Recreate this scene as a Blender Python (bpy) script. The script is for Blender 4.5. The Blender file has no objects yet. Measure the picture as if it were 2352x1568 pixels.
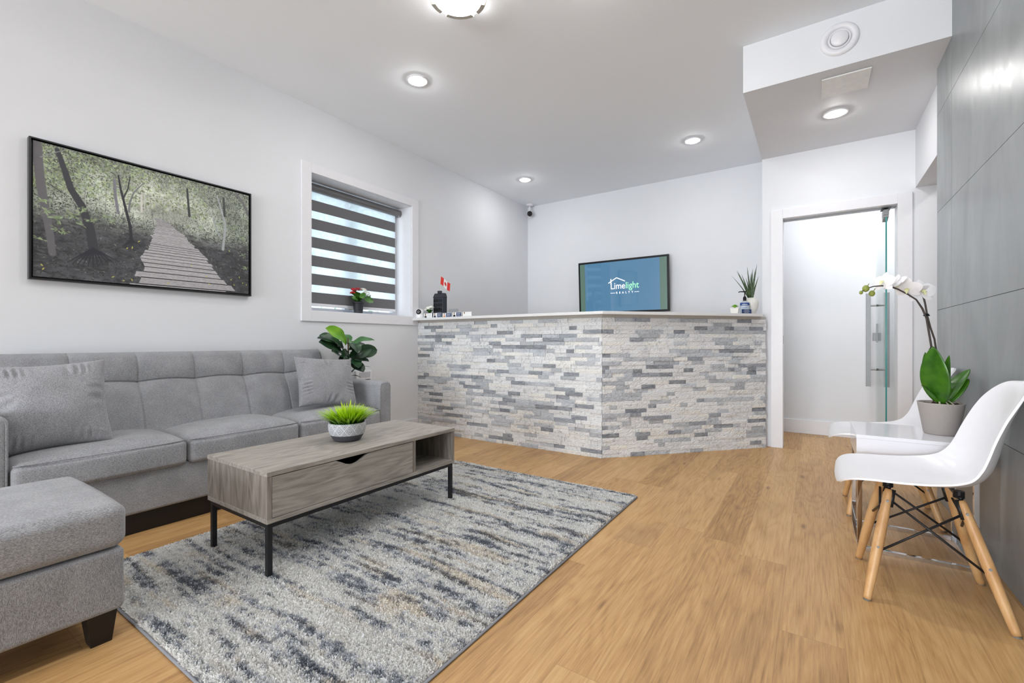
import bpy, bmesh, math, random
import numpy as np
from mathutils import Vector, Matrix
sc = bpy.context.scene
COL = sc.collection
random.seed(7); RS = np.random.RandomState(11)
PI = math.pi

# ------------------------------------------------------------------ camera, world, exposure
CAM_A = math.atan(694/1037.5)
cam_d = bpy.data.cameras.new('camera'); cam = bpy.data.objects.new('camera', cam_d); COL.objects.link(cam)
cam.location = (0, 0, 0.95); cam.rotation_euler = (PI/2, 0, CAM_A)
cam_d.sensor_width = 36; cam_d.lens = 1037.5/2352*36; cam_d.clip_start = 0.05; cam_d.clip_end = 200
sc.camera = cam
w = bpy.data.worlds.new('world'); sc.world = w; w.use_nodes = True
w.node_tree.nodes['Background'].inputs[0].default_value = (0.80, 0.90, 1.0, 1)
w.node_tree.nodes['Background'].inputs[1].default_value = 1.25
sc.view_settings.view_transform = 'Standard'; sc.view_settings.look = 'None'
sc.view_settings.exposure = 0.64; sc.view_settings.gamma = 1.0
try: sc.view_settings.use_curve_mapping = False
except Exception: pass
LAMP = 118.0          # strength of the recessed lamps
LAMP_COL = (1.0, 0.985, 0.97)
al = bpy.data.lights.new('front_fill', 'AREA'); al.shape = 'RECTANGLE'; al.size = 3.6; al.size_y = 2.2
al.energy = 235; al.color = (0.91, 0.955, 1.0)
alo = bpy.data.objects.new('front_fill', al); COL.objects.link(alo)
alo.location = (-1.45, -6.5, .9); alo.rotation_euler = (-PI/2-math.radians(32), 0, PI)   # added unseen fill beyond the front wall, tilted up to lift the ceiling

# ------------------------------------------------------------------ materials
def lin(c):
    out = []
    for v in c[:3]:
        v = v/255.0
        out.append(v/12.92 if v <= 0.04045 else ((v+0.055)/1.055)**2.4)
    return tuple(out) + (1.0,)
class NT:
    def __init__(s, name):
        s.m = bpy.data.materials.new(name); s.m.use_nodes = True
        s.t = s.m.node_tree; s.n = s.t.nodes; s.b = s.n['Principled BSDF']
    def node(s, ty, **kw):
        n = s.n.new(ty)
        for k, v in kw.items(): setattr(n, k, v)
        return n
    def link(s, a, b): s.t.links.new(a, b)
    def coord(s, kind='Object', scale=(1,1,1), loc=(0,0,0), rot=(0,0,0)):
        tc = s.node('ShaderNodeTexCoord'); mp = s.node('ShaderNodeMapping')
        mp.inputs['Scale'].default_value = scale; mp.inputs['Location'].default_value = loc; mp.inputs['Rotation'].default_value = rot
        s.link(tc.outputs[kind], mp.inputs[0]); return mp.outputs[0]
    def noise(s, vec, scale=5, detail=3, rough=.5, dist=0):
        n = s.node('ShaderNodeTexNoise'); n.inputs['Scale'].default_value = scale; n.inputs['Detail'].default_value = detail
        n.inputs['Roughness'].default_value = rough; n.inputs['Distortion'].default_value = dist
        if vec is not None: s.link(vec, n.inputs['Vector'])
        return n.outputs['Fac']
    def math(s, op, a, b=None, c=None, clamp=False):
        n = s.node('ShaderNodeMath', operation=op); n.use_clamp = clamp
        for i, v in enumerate((a, b, c)):
            if v is None: continue
            if isinstance(v, (int, float)): n.inputs[i].default_value = v
            else: s.link(v, n.inputs[i])
        return n.outputs[0]
    def ramp(s, fac, stops, interp='LINEAR'):
        r = s.node('ShaderNodeValToRGB'); r.color_ramp.interpolation = interp
        e = r.color_ramp.elements
        while len(e) < len(stops): e.new(0.5)
        for el, (p, c) in zip(e, stops): el.position = p; el.color = c
        s.link(fac, r.inputs[0]); return r.outputs[0]
    def mix(s, fac, a, b, mode='MIX'):
        n = s.node('ShaderNodeMix', data_type='RGBA', blend_type=mode)
        for i, v in ((0, fac), (6, a), (7, b)):
            if isinstance(v, (int, float)): n.inputs[i].default_value = v
            elif isinstance(v, tuple): n.inputs[i].default_value = v
            else: s.link(v, n.inputs[i])
        return n.outputs[2]
    def bump(s, h, strength=.3, dist=.01):
        b = s.node('ShaderNodeBump'); b.inputs['Strength'].default_value = strength; b.inputs['Distance'].default_value = dist
        s.link(h, b.inputs['Height']); s.link(b.outputs[0], s.b.inputs['Normal']); return b
    def base(s, v):
        if isinstance(v, tuple): s.b.inputs['Base Color'].default_value = v
        else: s.link(v, s.b.inputs['Base Color'])
    def set(s, **kw):
        for k, v in kw.items():
            s.b.inputs[k.replace('_', ' ')].default_value = v
def plain(name, c, rough=.5, metal=0, var=.04, vs=30, bump=0, **kw):
    t = NT(name); vec = t.coord()
    n = t.noise(vec, vs, 3)
    a = lin(c); lo = tuple(x*(1-var) for x in a[:3])+(1,); hi = tuple(min(1, x*(1+var)) for x in a[:3])+(1,)
    t.base(t.ramp(n, [(.3, lo), (.7, hi)])); t.set(Roughness=rough, Metallic=metal)
    if bump: t.bump(n, bump, .002)
    for k, v in kw.items(): t.b.inputs[k].default_value = v
    return t.m
def emit(name, c, st):
    t = NT(name); t.base((.8,.8,.8,1)); t.b.inputs['Emission Color'].default_value = tuple(c)+(1,)
    t.b.inputs['Emission Strength'].default_value = st; return t.m
def thin_glass(name, tint, refl=.08):
    m = bpy.data.materials.new(name); m.use_nodes = True; nt = m.node_tree; nt.nodes.clear()
    o = nt.nodes.new('ShaderNodeOutputMaterial'); mx = nt.nodes.new('ShaderNodeMixShader')
    tr = nt.nodes.new('ShaderNodeBsdfTransparent'); gl = nt.nodes.new('ShaderNodeBsdfGlossy'); fr = nt.nodes.new('ShaderNodeLayerWeight')
    fr.inputs[0].default_value = refl*2; gl.inputs['Roughness'].default_value = .01; tr.inputs[0].default_value = tint
    mul = nt.nodes.new('ShaderNodeMath'); mul.operation = 'MULTIPLY'; mul.inputs[1].default_value = .5
    nt.links.new(fr.outputs['Facing'], mul.inputs[0]); nt.links.new(mul.outputs[0], mx.inputs[0])
    nt.links.new(tr.outputs[0], mx.inputs[1]); nt.links.new(gl.outputs[0], mx.inputs[2]); nt.links.new(mx.outputs[0], o.inputs[0])
    return m

M = {}
M['wall'] = plain('wall_paint', (227,229,233), .6, var=.012, vs=3)
M['ceil'] = plain('ceiling_paint', (245,249,254), .8, var=.01, vs=2)
M['trim'] = plain('trim_paint', (232,232,236), .35, var=.01)
M['white_plastic'] = plain('white_plastic', (238,238,242), .22, var=.01)
M['white_lacquer'] = plain('white_lacquer', (234,234,240), .08, var=.005)
M['chrome'] = plain('chrome', (215,215,218), .06, 1, var=.01)
M['steel'] = plain('brushed_steel', (150,152,153), .5, .6, var=.05, vs=60)
M['black_metal'] = plain('black_metal', (34,35,38), .45, .3, var=.1)
M['black_plastic'] = plain('black_plastic', (20,21,24), .35, 0, var=.1); M['black_plastic'].node_tree.nodes['Principled BSDF'].inputs['Specular IOR Level'].default_value = .25
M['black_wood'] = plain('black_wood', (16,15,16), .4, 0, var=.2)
M['stonetop'] = plain('quartz_white', (222,222,222), .25, 0, var=.02, vs=80)
M['nickel'] = plain('satin_nickel', (190,183,170), .35, .6, var=.03)
M['lamp'] = emit('lamp_diffuser', LAMP_COL, LAMP)
M['lamp_soft'] = emit('lamp_diffuser_soft', LAMP_COL, LAMP*.72); M['lamp_main'] = emit('lamp_diffuser_bright', LAMP_COL, LAMP*2.0)
M['flush'] = emit('flush_diffuser', LAMP_COL, 16.0)
M['glass_door'] = thin_glass('door_glass', (.955,.985,.975,1), .1)
M['glass_win'] = thin_glass('window_glass', (.97,.985,.98,1), .08)
M['glass_edge'] = plain('glass_edge', (70,150,145), .15, 0, var=.05)
M['soil'] = plain('potting_bark', (70,48,34), .9, 0, var=.5, vs=120, bump=.6)
M['charcoal_pot'] = plain('charcoal_pot', (40,40,46), .5, 0, var=.1)
M['greige_pot'] = plain('greige_pot', (164,157,152), .55, 0, var=.03, vs=200)
M['ceramic'] = plain('white_ceramic', (226,224,218), .3, 0, var=.02)
M['navy'] = plain('navy_print', (40,62,108), .4, 0, var=.05)
M['card'] = plain('white_card', (238,238,236), .5, 0, var=.01)
M['skin'] = plain('printed_skin', (205,150,120), .5); M['hair'] = plain('printed_hair', (60,38,30), .5)
M['jacket'] = plain('printed_jacket', (38,42,66), .5); M['jacket2'] = plain('printed_dark_jacket', (52,50,56), .5)
M['red'] = plain('flag_red', (205,45,40), .7); M['flagwhite'] = plain('flag_white', (238,238,238), .7)
M['tower'] = plain('tower_black', (44,46,54), .35, 0, var=.08); M['tower_dark'] = plain('tower_window_black', (14,14,18), .2)
M['redflower'] = plain('red_petal', (178,22,34), .5, 0, var=.25, vs=200); M['whiteflower'] = plain('white_petal', (236,236,226), .5, 0, var=.03, vs=100)
M['orchid'] = plain('orchid_petal', (240,238,240), .45, 0, var=.02, vs=60)
M['orchid'].node_tree.nodes['Principled BSDF'].inputs['Subsurface Weight'].default_value = .0
M['lip'] = plain('orchid_lip', (226,226,180), .5, 0, var=.08, vs=80)
M['bud'] = plain('orchid_bud', (140,150,70), .5, 0, var=.1, vs=90)
M['stem_dark'] = plain('orchid_stem', (66,58,54), .5, 0, var=.15, vs=90)
def leafmat(name, c1, c2, rough=.35, scale=25):
    t = NT(name); v = t.coord(); n = t.noise(v, scale, 3)
    t.base(t.ramp(n, [(.3, lin(c1)), (.72, lin(c2))])); t.set(Roughness=rough); return t.m
M['leaf_orchid'] = leafmat('orchid_leaf', (24,70,8), (72,128,22), .3, 14)
M['leaf_dark'] = leafmat('fiddle_leaf', (14,40,24), (40,80,44), .35, 12)
M['leaf_mid'] = leafmat('fiddle_mid_leaf', (36,84,40), (84,134,76), .35, 12)
M['leaf_light'] = leafmat('fiddle_young_leaf', (80,150,8), (128,182,20), .4, 12)
M['leaf_kal'] = leafmat('kalanchoe_leaf', (34,84,24), (96,150,52), .35, 60)
M['leaf_snake'] = leafmat('snake_grass_leaf', (34,56,32), (80,104,62), .4, 50)
M['leaf_succ'] = leafmat('succulent_leaf', (96,170,40), (175,225,90), .4, 60)
M['branch'] = plain('branch_brown', (92,84,50), .7, 0, var=.2)
# grass with yellow-green tips: the plastic blades are really two-toned
t = NT('grass_blade'); tc = t.node('ShaderNodeTexCoord'); sx = t.node('ShaderNodeSeparateXYZ'); t.link(tc.outputs['Object'], sx.inputs[0])
z = t.math('ADD', sx.outputs[2], t.math('MULTIPLY', t.noise(t.coord(), 60, 2), .03))
t.base(t.ramp(t.math('MULTIPLY', z, 5.0), [(.40, lin((22,48,28))), (.58, lin((60,108,28))), (.76, lin((165,208,16))), (1.0, lin((198,228,50)))])); t.set(Roughness=.4)
M['grass'] = t.m

def fabric(name, c1, c2, sy=(700,700,150), bump=.3):
    t = NT(name)
    n1 = t.noise(t.coord(scale=sy), 1.0, 4, .7); n2 = t.noise(t.coord(), 9, 3, .6); n3 = t.noise(t.coord(), 650, 2, .6)
    f = t.math('ADD', t.math('MULTIPLY', n1, .55), t.math('ADD', t.math('MULTIPLY', n2, .12), t.math('MULTIPLY', n3, .33)))
    t.base(t.ramp(f, [(.41, lin(c1)), (.59, lin(c2))])); t.set(Roughness=.95)
    t.b.inputs['Sheen Weight'].default_value = .25; t.b.inputs['Sheen Roughness'].default_value = .5
    t.bump(t.math('ADD', n1, n3), bump, .0015); return t.m
M['fabric'] = fabric('grey_sofa_fabric', (106,107,110), (176,177,181))
M['fabric_h'] = fabric('grey_seat_fabric', (108,109,112), (178,179,183), (560,150,560))
M['fabric_p'] = fabric('grey_pillow_fabric', (112,112,115), (172,172,176), (300,300,300))

def wood(name, axis, cdark, cmid, clight, gscale=1.0, rings=38, rough=.45, knots=False, planks=None, bumpk=.1, rw=.22):
    """axis: grain direction 0/1/2; planks: (width, length, x0) for a plank floor in the XY plane"""
    t = NT(name); tc = t.node('ShaderNodeTexCoord'); s = t.node('ShaderNodeSeparateXYZ'); t.link(tc.outputs['Object'], s.inputs[0])
    comb = t.node('ShaderNodeCombineXYZ')
    idv = None
    if planks:
        wd, ln, x0 = planks
        u = t.math('DIVIDE', t.math('ADD', s.outputs[0], x0), wd); cidx = t.math('FLOOR', u); fu = t.math('SUBTRACT', u, cidx)
        wn = t.node('ShaderNodeTexWhiteNoise', noise_dimensions='1D'); t.link(cidx, wn.inputs['W'])
        v = t.math('ADD', t.math('DIVIDE', s.outputs[1], ln), wn.outputs['Value']); ridx = t.math('FLOOR', v); fv = t.math('SUBTRACT', v, ridx)
        wn2 = t.node('ShaderNodeTexWhiteNoise', noise_dimensions='2D'); c2 = t.node('ShaderNodeCombineXYZ')
        t.link(cidx, c2.inputs[0]); t.link(ridx, c2.inputs[1]); t.link(c2.outputs[0], wn2.inputs['Vector']); idv = wn2.outputs['Value']
        t.link(s.outputs[0], comb.inputs[0]); t.link(s.outputs[1], comb.inputs[1]); t.link(t.math('MULTIPLY', idv, 37.0), comb.inputs[2])
        vec = comb.outputs[0]
    else:
        vec = tc.outputs['Object']
    def mapped(sc_):
        mp = t.node('ShaderNodeMapping'); mp.inputs['Scale'].default_value = sc_; t.link(vec, mp.inputs[0]); return mp.outputs[0]
    def sca(long, across):
        r = [across]*3; r[axis] = long
        if planks: r[2] = 1.0
        return tuple(x*gscale if (not planks or i < 2) else x for i, x in enumerate(r))
    big = t.noise(mapped(sca(.9, 5.5)), 1.0, 2, .45, .3)
    rings_ = t.math('MULTIPLY', t.math('ADD', t.math('SINE', t.math('MULTIPLY', big, float(rings)*6.28)), 1.0), .5)
    if planks: rings_ = t.math('POWER', rings_, .45)
    fine = t.noise(mapped(sca(5, 150)), 1.0, 4, .7)
    mid = t.noise(mapped(sca(2.2, 22)), 1.0, 3, .6)
    f = t.math('ADD', t.math('MULTIPLY', rings_, rw), t.math('ADD', t.math('MULTIPLY', fine, .42+(.22-rw)+(.10 if planks else 0)), t.math('MULTIPLY', mid, .30 if planks else .40)))
    if idv is not None: f = t.math('ADD', f, t.math('MULTIPLY', t.math('SUBTRACT', idv, .5), .20))
    col = t.ramp(f, [(.26, lin(cdark)), (.52, lin(cmid)), (.78, lin(clight))])
    if knots:
        vo = t.node('ShaderNodeTexVoronoi'); vo.inputs['Scale'].default_value = 1.0; t.link(mapped(sca(1.8, 5.5)), vo.inputs['Vector'])
        k = t.ramp(t.math('ADD', vo.outputs['Distance'], t.math('MULTIPLY', mid, .12)), [(.05, (1,1,1,1)), (.15, (0,0,0,1))])
        col = t.mix(t.math('MULTIPLY', k, .8), col, lin((92,64,42)))
        smoke = t.ramp(t.noise(mapped(sca(1.6, 4)), 1.0, 2), [(.60, (0,0,0,1)), (.78, (1,1,1,1))])
        col = t.mix(t.math('MULTIPLY', smoke, .35), col, lin((122,90,58)))
    if planks:
        e1 = t.math('MINIMUM', fu, t.math('SUBTRACT', 1.0, fu)); e2 = t.math('MINIMUM', fv, t.math('SUBTRACT', 1.0, fv))
        l1 = t.math('LESS_THAN', e1, .0045); l2 = t.math('LESS_THAN', e2, .0008)
        ed = t.math('MAXIMUM', l1, l2); col = t.mix(t.math('MULTIPLY', ed, .35), col, lin((110,80,50)))
    t.base(col); t.set(Roughness=rough); t.bump(t.math('ADD', fine, rings_), bumpk, .001)
    return t.m
M['floor'] = wood('oak_planks', 1, (142,104,62), (190,148,96), (214,175,122), 1.0, 14, .42, True, (.178, 1.22, .097), rw=.09)
M['grey_wood_y'] = wood('grey_oak_y', 1, (104,98,92), (156,150,142), (188,182,174), 2.1, 9, .5, rw=.12)
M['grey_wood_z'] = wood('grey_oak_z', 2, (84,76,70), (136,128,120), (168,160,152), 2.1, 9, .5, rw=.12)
M['grey_wood_x'] = wood('grey_oak_x', 0, (104,98,92), (156,150,142), (188,182,174), 2.1, 9, .5, rw=.12)
M['beech'] = wood('beech_leg', 2, (186,138,88), (208,164,112), (222,182,132), 1.5, 6, .4)

# concrete-look porcelain
t = NT('concrete_tile')
n1 = t.noise(t.coord(scale=(1,3,1)), 1.3, 5, .6, .6); n2 = t.noise(t.coord(scale=(1,3,1)), 5, 4, .6)
f = t.math('ADD', t.math('MULTIPLY', n1, .7), t.math('MULTIPLY', n2, .3))
t.base(t.ramp(f, [(.3, lin((122,127,129))), (.7, lin((164,170,172)))]))
t.link(t.ramp(n2, [(.3, (.30,)*3+(1,)), (.7, (.42,)*3+(1,))]), t.b.inputs['Roughness']); t.bump(n2, .03, .002)
M['tile'] = t.m
M['tilejoint'] = plain('tile_joint', (58,60,62), .8)

# split-face ledger stone: every stone carries its own tone as a colour attribute
t = NT('ledger_stone'); at = t.node('ShaderNodeAttribute', attribute_name='tone'); v = t.coord(scale=(1,1,2.2))
n = t.noise(v, 17, 6, .72, 1.2); n2 = t.noise(t.coord(), 150, 4, .7)
vein = t.ramp(n, [(.34, (0,0,0,1)), (.5, (.5,.5,.5,1)), (.64, (1,1,1,1))])
c = t.mix(t.math('MULTIPLY', vein, .36), at.outputs['Color'], lin((218,219,219)))
st_ = t.noise(t.coord(scale=(1,1,.35), rot=(0,.75,.6)), 85, 4, .7); pat = t.noise(t.coord(), 7, 3, .6)
c = t.mix(t.math('MULTIPLY', t.ramp(n, [(.32, (1,1,1,1)), (.44, (0,0,0,1))]), .6), c, lin((112,118,128)))
c = t.mix(t.math('MULTIPLY', t.math('MULTIPLY', t.ramp(st_, [(.38, (1,1,1,1)), (.50, (0,0,0,1))]), t.ramp(pat, [(.46, (0,0,0,1)), (.62, (1,1,1,1))])), .5), c, lin((120,126,136)))
c = t.mix(t.math('MULTIPLY', t.ramp(n2, [(.35, (1,1,1,1)), (.5, (0,0,0,1))]), .28), c, lin((128,133,142)))
t.base(c); t.set(Roughness=.7); t.bump(t.math('ADD', t.math('MULTIPLY', n, .5), n2), .16, .003); M['stone'] = t.m

# shag rug: drawn-out stripes of cream, grey, slate and beige yarn
t = NT('rug_yarn'); at = t.node('ShaderNodeAttribute', attribute_name='yarn')
t.base(at.outputs['Color']); t.set(Roughness=.95)
tl_ = t.node('ShaderNodeBsdfTranslucent'); t.link(at.outputs['Color'], tl_.inputs[0]); ms = t.node('ShaderNodeMixShader'); ms.inputs[0].default_value = .38
out_ = [n for n in t.n if n.type == 'OUTPUT_MATERIAL'][0]; t.link(t.b.outputs[0], ms.inputs[1]); t.link(tl_.outputs[0], ms.inputs[2]); t.link(ms.outputs[0], out_.inputs[0]); M['yarn'] = t.m
M['binding'] = plain('rug_binding', (140,142,148), .9)
t = NT('picture_print'); at = t.node('ShaderNodeAttribute', attribute_name='print'); t.base(at.outputs['Color']); t.set(Roughness=.45); M['print'] = t.m
t = NT('patterned_bowl'); at = t.node('ShaderNodeAttribute', attribute_name='glaze'); t.base(at.outputs['Color']); t.set(Roughness=.6); M['bowl'] = t.m
# blind
M['blind'] = plain('blind_opaque_band', (112,112,115), .8, 0, var=.03)
m = bpy.data.materials.new('blind_sheer_band'); m.use_nodes = True; nt = m.node_tree; nt.nodes.clear()
o = nt.nodes.new('ShaderNodeOutputMaterial'); mx = nt.nodes.new('ShaderNodeMixShader'); tr = nt.nodes.new('ShaderNodeBsdfTransparent')
df = nt.nodes.new('ShaderNodeBsdfTranslucent'); df.inputs[0].default_value = (.85,.9,.93,1); mx.inputs[0].default_value = .60
nt.links.new(tr.outputs[0], mx.inputs[1]); nt.links.new(df.outputs[0], mx.inputs[2]); nt.links.new(mx.outputs[0], o.inputs[0]); M['sheer'] = m
def screen(name, c, st=1.0):
    t = NT(name); t.base((.01,.01,.012,1)); t.b.inputs['Emission Color'].default_value = lin(c); t.b.inputs['Emission Strength'].default_value = st
    t.set(Roughness=.04); return t.m
M['scr_blue'] = screen('screen_blue', (66,104,132)); M['scr_green'] = screen('screen_green', (72,96,86))
M['scr_white'] = screen('screen_white', (240,244,255)); M['scr_lime'] = screen('screen_lime', (150,242,180))
M['gel'] = thin_glass('clear_plastic', (.93,.95,.97,1), .1)

# ------------------------------------------------------------------ mesh helpers
class MB:
    def __init__(s): s.v = []; s.f = []; s.mi = []
    def add(s, vs, fs, mi=0):
        b = len(s.v); s.v += [tuple(map(float, q)) for q in vs]; s.f += [tuple(b+i for i in q) for q in fs]; s.mi += [mi]*len(fs); return s
    def box(s, x0, x1, y0, y1, z0, z1, mi=0):
        return s.add([(x0,y0,z0),(x1,y0,z0),(x1,y1,z0),(x0,y1,z0),(x0,y0,z1),(x1,y0,z1),(x1,y1,z1),(x0,y1,z1)],
                     [(0,3,2,1),(4,5,6,7),(0,1,5,4),(1,2,6,5),(2,3,7,6),(3,0,4,7)], mi)
    def prism(s, poly, z0, z1, mi=0, plane='xy', hol=None):
        n = len(poly)
        def q(p, h): return (p[0],p[1],h) if plane == 'xy' else ((h,p[0],p[1]) if plane == 'yz' else (p[0],h,p[1]))
        return s.add([q(p, z0) for p in poly]+[q(p, z1) for p in poly],
                     [tuple(range(n-1,-1,-1)), tuple(range(n,2*n))]+[(i,(i+1)%n,(i+1)%n+n,i+n) for i in range(n)], mi)
    def tube(s, pts, rad, n=10, mi=0, caps=True):
        pts = [Vector(p) for p in pts]; rad = rad if isinstance(rad, (list, tuple)) else [rad]*len(pts)
        vs = []; fs = []; up = None
        for i, p in enumerate(pts):
            d = (pts[min(i+1, len(pts)-1)]-pts[max(i-1, 0)]).normalized()
            if up is None: up = d.orthogonal().normalized()
            else: up = (up-d*up.dot(d)).normalized()
            b = d.cross(up)
            for k in range(n):
                a = 2*PI*k/n; vs.append(p+(up*math.cos(a)+b*math.sin(a))*rad[i])
        for i in range(len(pts)-1):
            for k in range(n):
                fs.append((i*n+k, i*n+(k+1)%n, (i+1)*n+(k+1)%n, (i+1)*n+k))
        if caps: fs += [tuple(range(n-1,-1,-1)), tuple(range((len(pts)-1)*n, len(pts)*n))]
        return s.add(vs, fs, mi)
    def lathe(s, prof, c=(0,0,0), n=40, axis=(0,0,1), mi=0, closed=False):
        ax = Vector(axis).normalized(); u = ax.orthogonal().normalized(); w_ = ax.cross(u); c = Vector(c); vs = []; fs = []
        for r, h in prof:
            for k in range(n):
                a = 2*PI*k/n; vs.append(c+ax*h+(u*math.cos(a)+w_*math.sin(a))*max(r, 1e-5))
        m_ = len(prof)
        for i in range(m_-1):
            for k in range(n): fs.append((i*n+k, i*n+(k+1)%n, (i+1)*n+(k+1)%n, (i+1)*n+k))
        return s.add(vs, fs, mi)
    def grid(s, fn, nu, nv, mi=0, wrap=False):
        vs = [fn(i/nu, j/nv) for j in range(nv+1) for i in range(nu+1)]
        fs = [(j*(nu+1)+i, j*(nu+1)+i+1, (j+1)*(nu+1)+i+1, (j+1)*(nu+1)+i) for j in range(nv) for i in range(nu)]
        return s.add(vs, fs, mi)
    def sphere(s, c, r, n=14, m_=9, sq=(1,1,1), mi=0):
        return s.grid(lambda u, v: (c[0]+r*sq[0]*math.sin(PI*v)*math.cos(2*PI*u), c[1]+r*sq[1]*math.sin(PI*v)*math.sin(2*PI*u), c[2]-r*sq[2]*math.cos(PI*v)), n, m_, mi)
    def softbox(s, x0, x1, y0, y1, z0, z1, r, crown=0, seg=5, step=.03, fn=None, mi=0):
        h = np.array([(x1-x0)/2, (y1-y0)/2, (z1-z0)/2]); c = np.array([(x0+x1)/2, (y0+y1)/2, (z0+z1)/2]); r = min(r, *(h*.98))
        ax = []
        for k in range(3):
            e = [h[k]-r+r*math.tan(PI/4*q/seg) for q in range(1, seg+1)]; nn = max(2, int(2*(h[k]-r)/step))
            mid_ = list(np.linspace(-(h[k]-r), h[k]-r, nn+1)); ax.append([-q for q in reversed(e)]+mid_+e)
        idx = {}; vs = []; fs = []
        def vid(p):
            key = tuple(round(float(q), 6) for q in p)
            if key in idx: return idx[key]
            q = np.array(p); inn = np.clip(q, -(h-r), h-r); d = q-inn; L = np.linalg.norm(d)
            if L > 1e-9: q = inn+d/L*r
            u = q/h
            if crown: q = q+np.array([0, 0, (1 if u[2] > 0 else 0)*crown*(1-u[0]**4)*(1-u[1]**4)*abs(u[2])])
            q = q+c
            if fn: q = fn(q, u)
            idx[key] = len(vs); vs.append(tuple(q)); return idx[key]
        for k in range(3):
            a, b = (k+1) % 3, (k+2) % 3
            for sg in (-1, 1):
                for i in range(len(ax[a])-1):
                    for j in range(len(ax[b])-1):
                        quad = []
                        for (ii, jj) in ((i,j),(i+1,j),(i+1,j+1),(i,j+1)):
                            p = [0,0,0]; p[k] = sg*h[k]; p[a] = ax[a][ii]; p[b] = ax[b][jj]; quad.append(vid(p))
                        if sg < 0: quad.reverse()
                        fs.append(tuple(quad))
        return s.add(vs, fs, mi)
    def build(s, name, mats, parent=None, origin=None, smooth=False, bevel=0, seg=2, solid=0):
        me = bpy.data.meshes.new(name)
        o_ = origin if origin is not None else (getattr(parent, 'wloc', (0,0,0)) if parent is not None else (0,0,0))
        if parent is not None and origin is None: o_ = WL.get(parent.name, (0,0,0))
        me.from_pydata([(a-o_[0], b-o_[1], c-o_[2]) for a, b, c in s.v], [], s.f)
        if not isinstance(mats, (list, tuple)): mats = [mats]
        for q in mats: me.materials.append(q if not isinstance(q, str) else M[q])
        me.polygons.foreach_set('material_index', s.mi)
        if smooth: me.polygons.foreach_set('use_smooth', [True]*len(s.f))
        me.validate(); me.update()
        ob = bpy.data.objects.new(name, me); COL.objects.link(ob)
        if parent is not None: ob.parent = parent; WL[ob.name] = o_
        else: ob.location = o_
        WL[ob.name] = o_
        if solid: md = ob.modifiers.new('thickness', 'SOLIDIFY'); md.thickness = solid; md.offset = 0
        if bevel:
            md = ob.modifiers.new('bevel', 'BEVEL'); md.width = bevel; md.segments = seg; md.limit_method = 'ANGLE'
        return ob
WL = {}
def thing(name, label, cat, loc, group=None, kind=None):
    o = bpy.data.objects.new(name, None); COL.objects.link(o); o.location = loc; o.empty_display_size = .05
    WL[o.name] = tuple(loc); tag(o, label, cat, group, kind); return o
def tag(o, label, cat, group=None, kind=None):
    o['label'] = label; o['category'] = cat
    if group: o['group'] = group
    if kind: o['kind'] = kind
    return o
def struct(o, label, cat): return tag(o, label, cat, None, 'structure')
def B(*a, **k): return MB().box(*a, **k)

# ------------------------------------------------------------------ room shell
WX = -3.497; CZ = 2.92; TX = 0.623; SOF = 2.61; DY = 4.70; BY = 5.647; FY = -6.0
struct(B(WX-.2, 2.2, FY-.2, 5.9, -.12, 0).build('floor', 'floor'), 'warm oak plank floor running across the whole office', 'floor')
struct(B(WX-.3, 2.2, FY-.2, 5.9, CZ, CZ+.12).build('ceiling', 'ceil'), 'flat white painted ceiling with recessed lamps', 'ceiling')
wy0, wy1, wz0, wz1 = 2.20, 3.335, 1.208, 2.36
b = MB(); b.box(WX-.24, WX, FY-.2, wy0, 0, CZ); b.box(WX-.24, WX, wy1, 5.9, 0, CZ); b.box(WX-.24, WX, wy0, wy1, 0, wz0); b.box(WX-.24, WX, wy0, wy1, wz1, CZ)
struct(b.build('wall_left', 'wall'), 'white wall behind the sofa with picture and window', 'wall')
struct(B(WX, -.27, BY, BY+.15, 0, CZ).build('wall_back', 'wall'), 'white wall behind the counter carrying the television', 'wall')
dx0, dx1, dz1 = -.232, .551, 2.045
b = MB(); b.box(-.395, dx0-.03, DY, DY+.15, 0, CZ); b.box(dx1+.03, 2.0, DY, DY+.15, 0, CZ); b.box(dx0-.03, dx1+.03, DY, DY+.15, dz1+.03, CZ); b.box(-.395, -.27, DY+.15, BY, 0, CZ)
struct(b.build('wall_door', 'wall'), 'white wall around the glass door', 'wall')
struct(B(-.27, 2.0, 5.567, BY+.15, 0, 2.75).build('wall_corridor', 'wall'), 'white wall seen through the glass doorway', 'wall')
struct(B(-.27, 2.0, DY+.15, 5.567, 2.62, 2.75).build('ceiling_corridor', 'ceil'), 'white ceiling of the room beyond the glass door', 'ceiling')
struct(B(1.9, 2.0, FY, 5.567, 0, 2.9).build('wall_hall', 'wall'), 'white far wall of the side hall', 'wall')
struct(B(.66, .80, FY, 3.733, 0, CZ).build('wall_right', 'wall'), 'wall behind the grey tiles', 'wall')
struct(B(.66, .83, 3.733, DY, 2.155, CZ).build('trim_1', 'wall'), 'white header over the opening beside the tiled wall', 'header')
struct(B(.80, 1.9, 3.3, DY, 2.6, 2.7).build('ceiling_hall', 'ceil'), 'white ceiling of the side hall', 'ceiling')
struct(B(-.395, .66, 3.37, DY, SOF, CZ).build('trim_2', 'wall'), 'boxed white bulkhead dropped below the ceiling', 'bulkhead')
# front wall behind the camera; unseen opening added for the fill light
b = MB(); b.box(WX, -3.3, FY-.15, FY, 0, CZ); b.box(.4, 2.0, FY-.15, FY, 0, CZ); b.box(-3.3, .4, FY-.15, FY, 0, .1); b.box(-3.3, .4, FY-.15, FY, 2.6, CZ)
struct(b.build('wall_front', 'wall'), 'unseen white front wall with an opening added for the fill light', 'wall')
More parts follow.
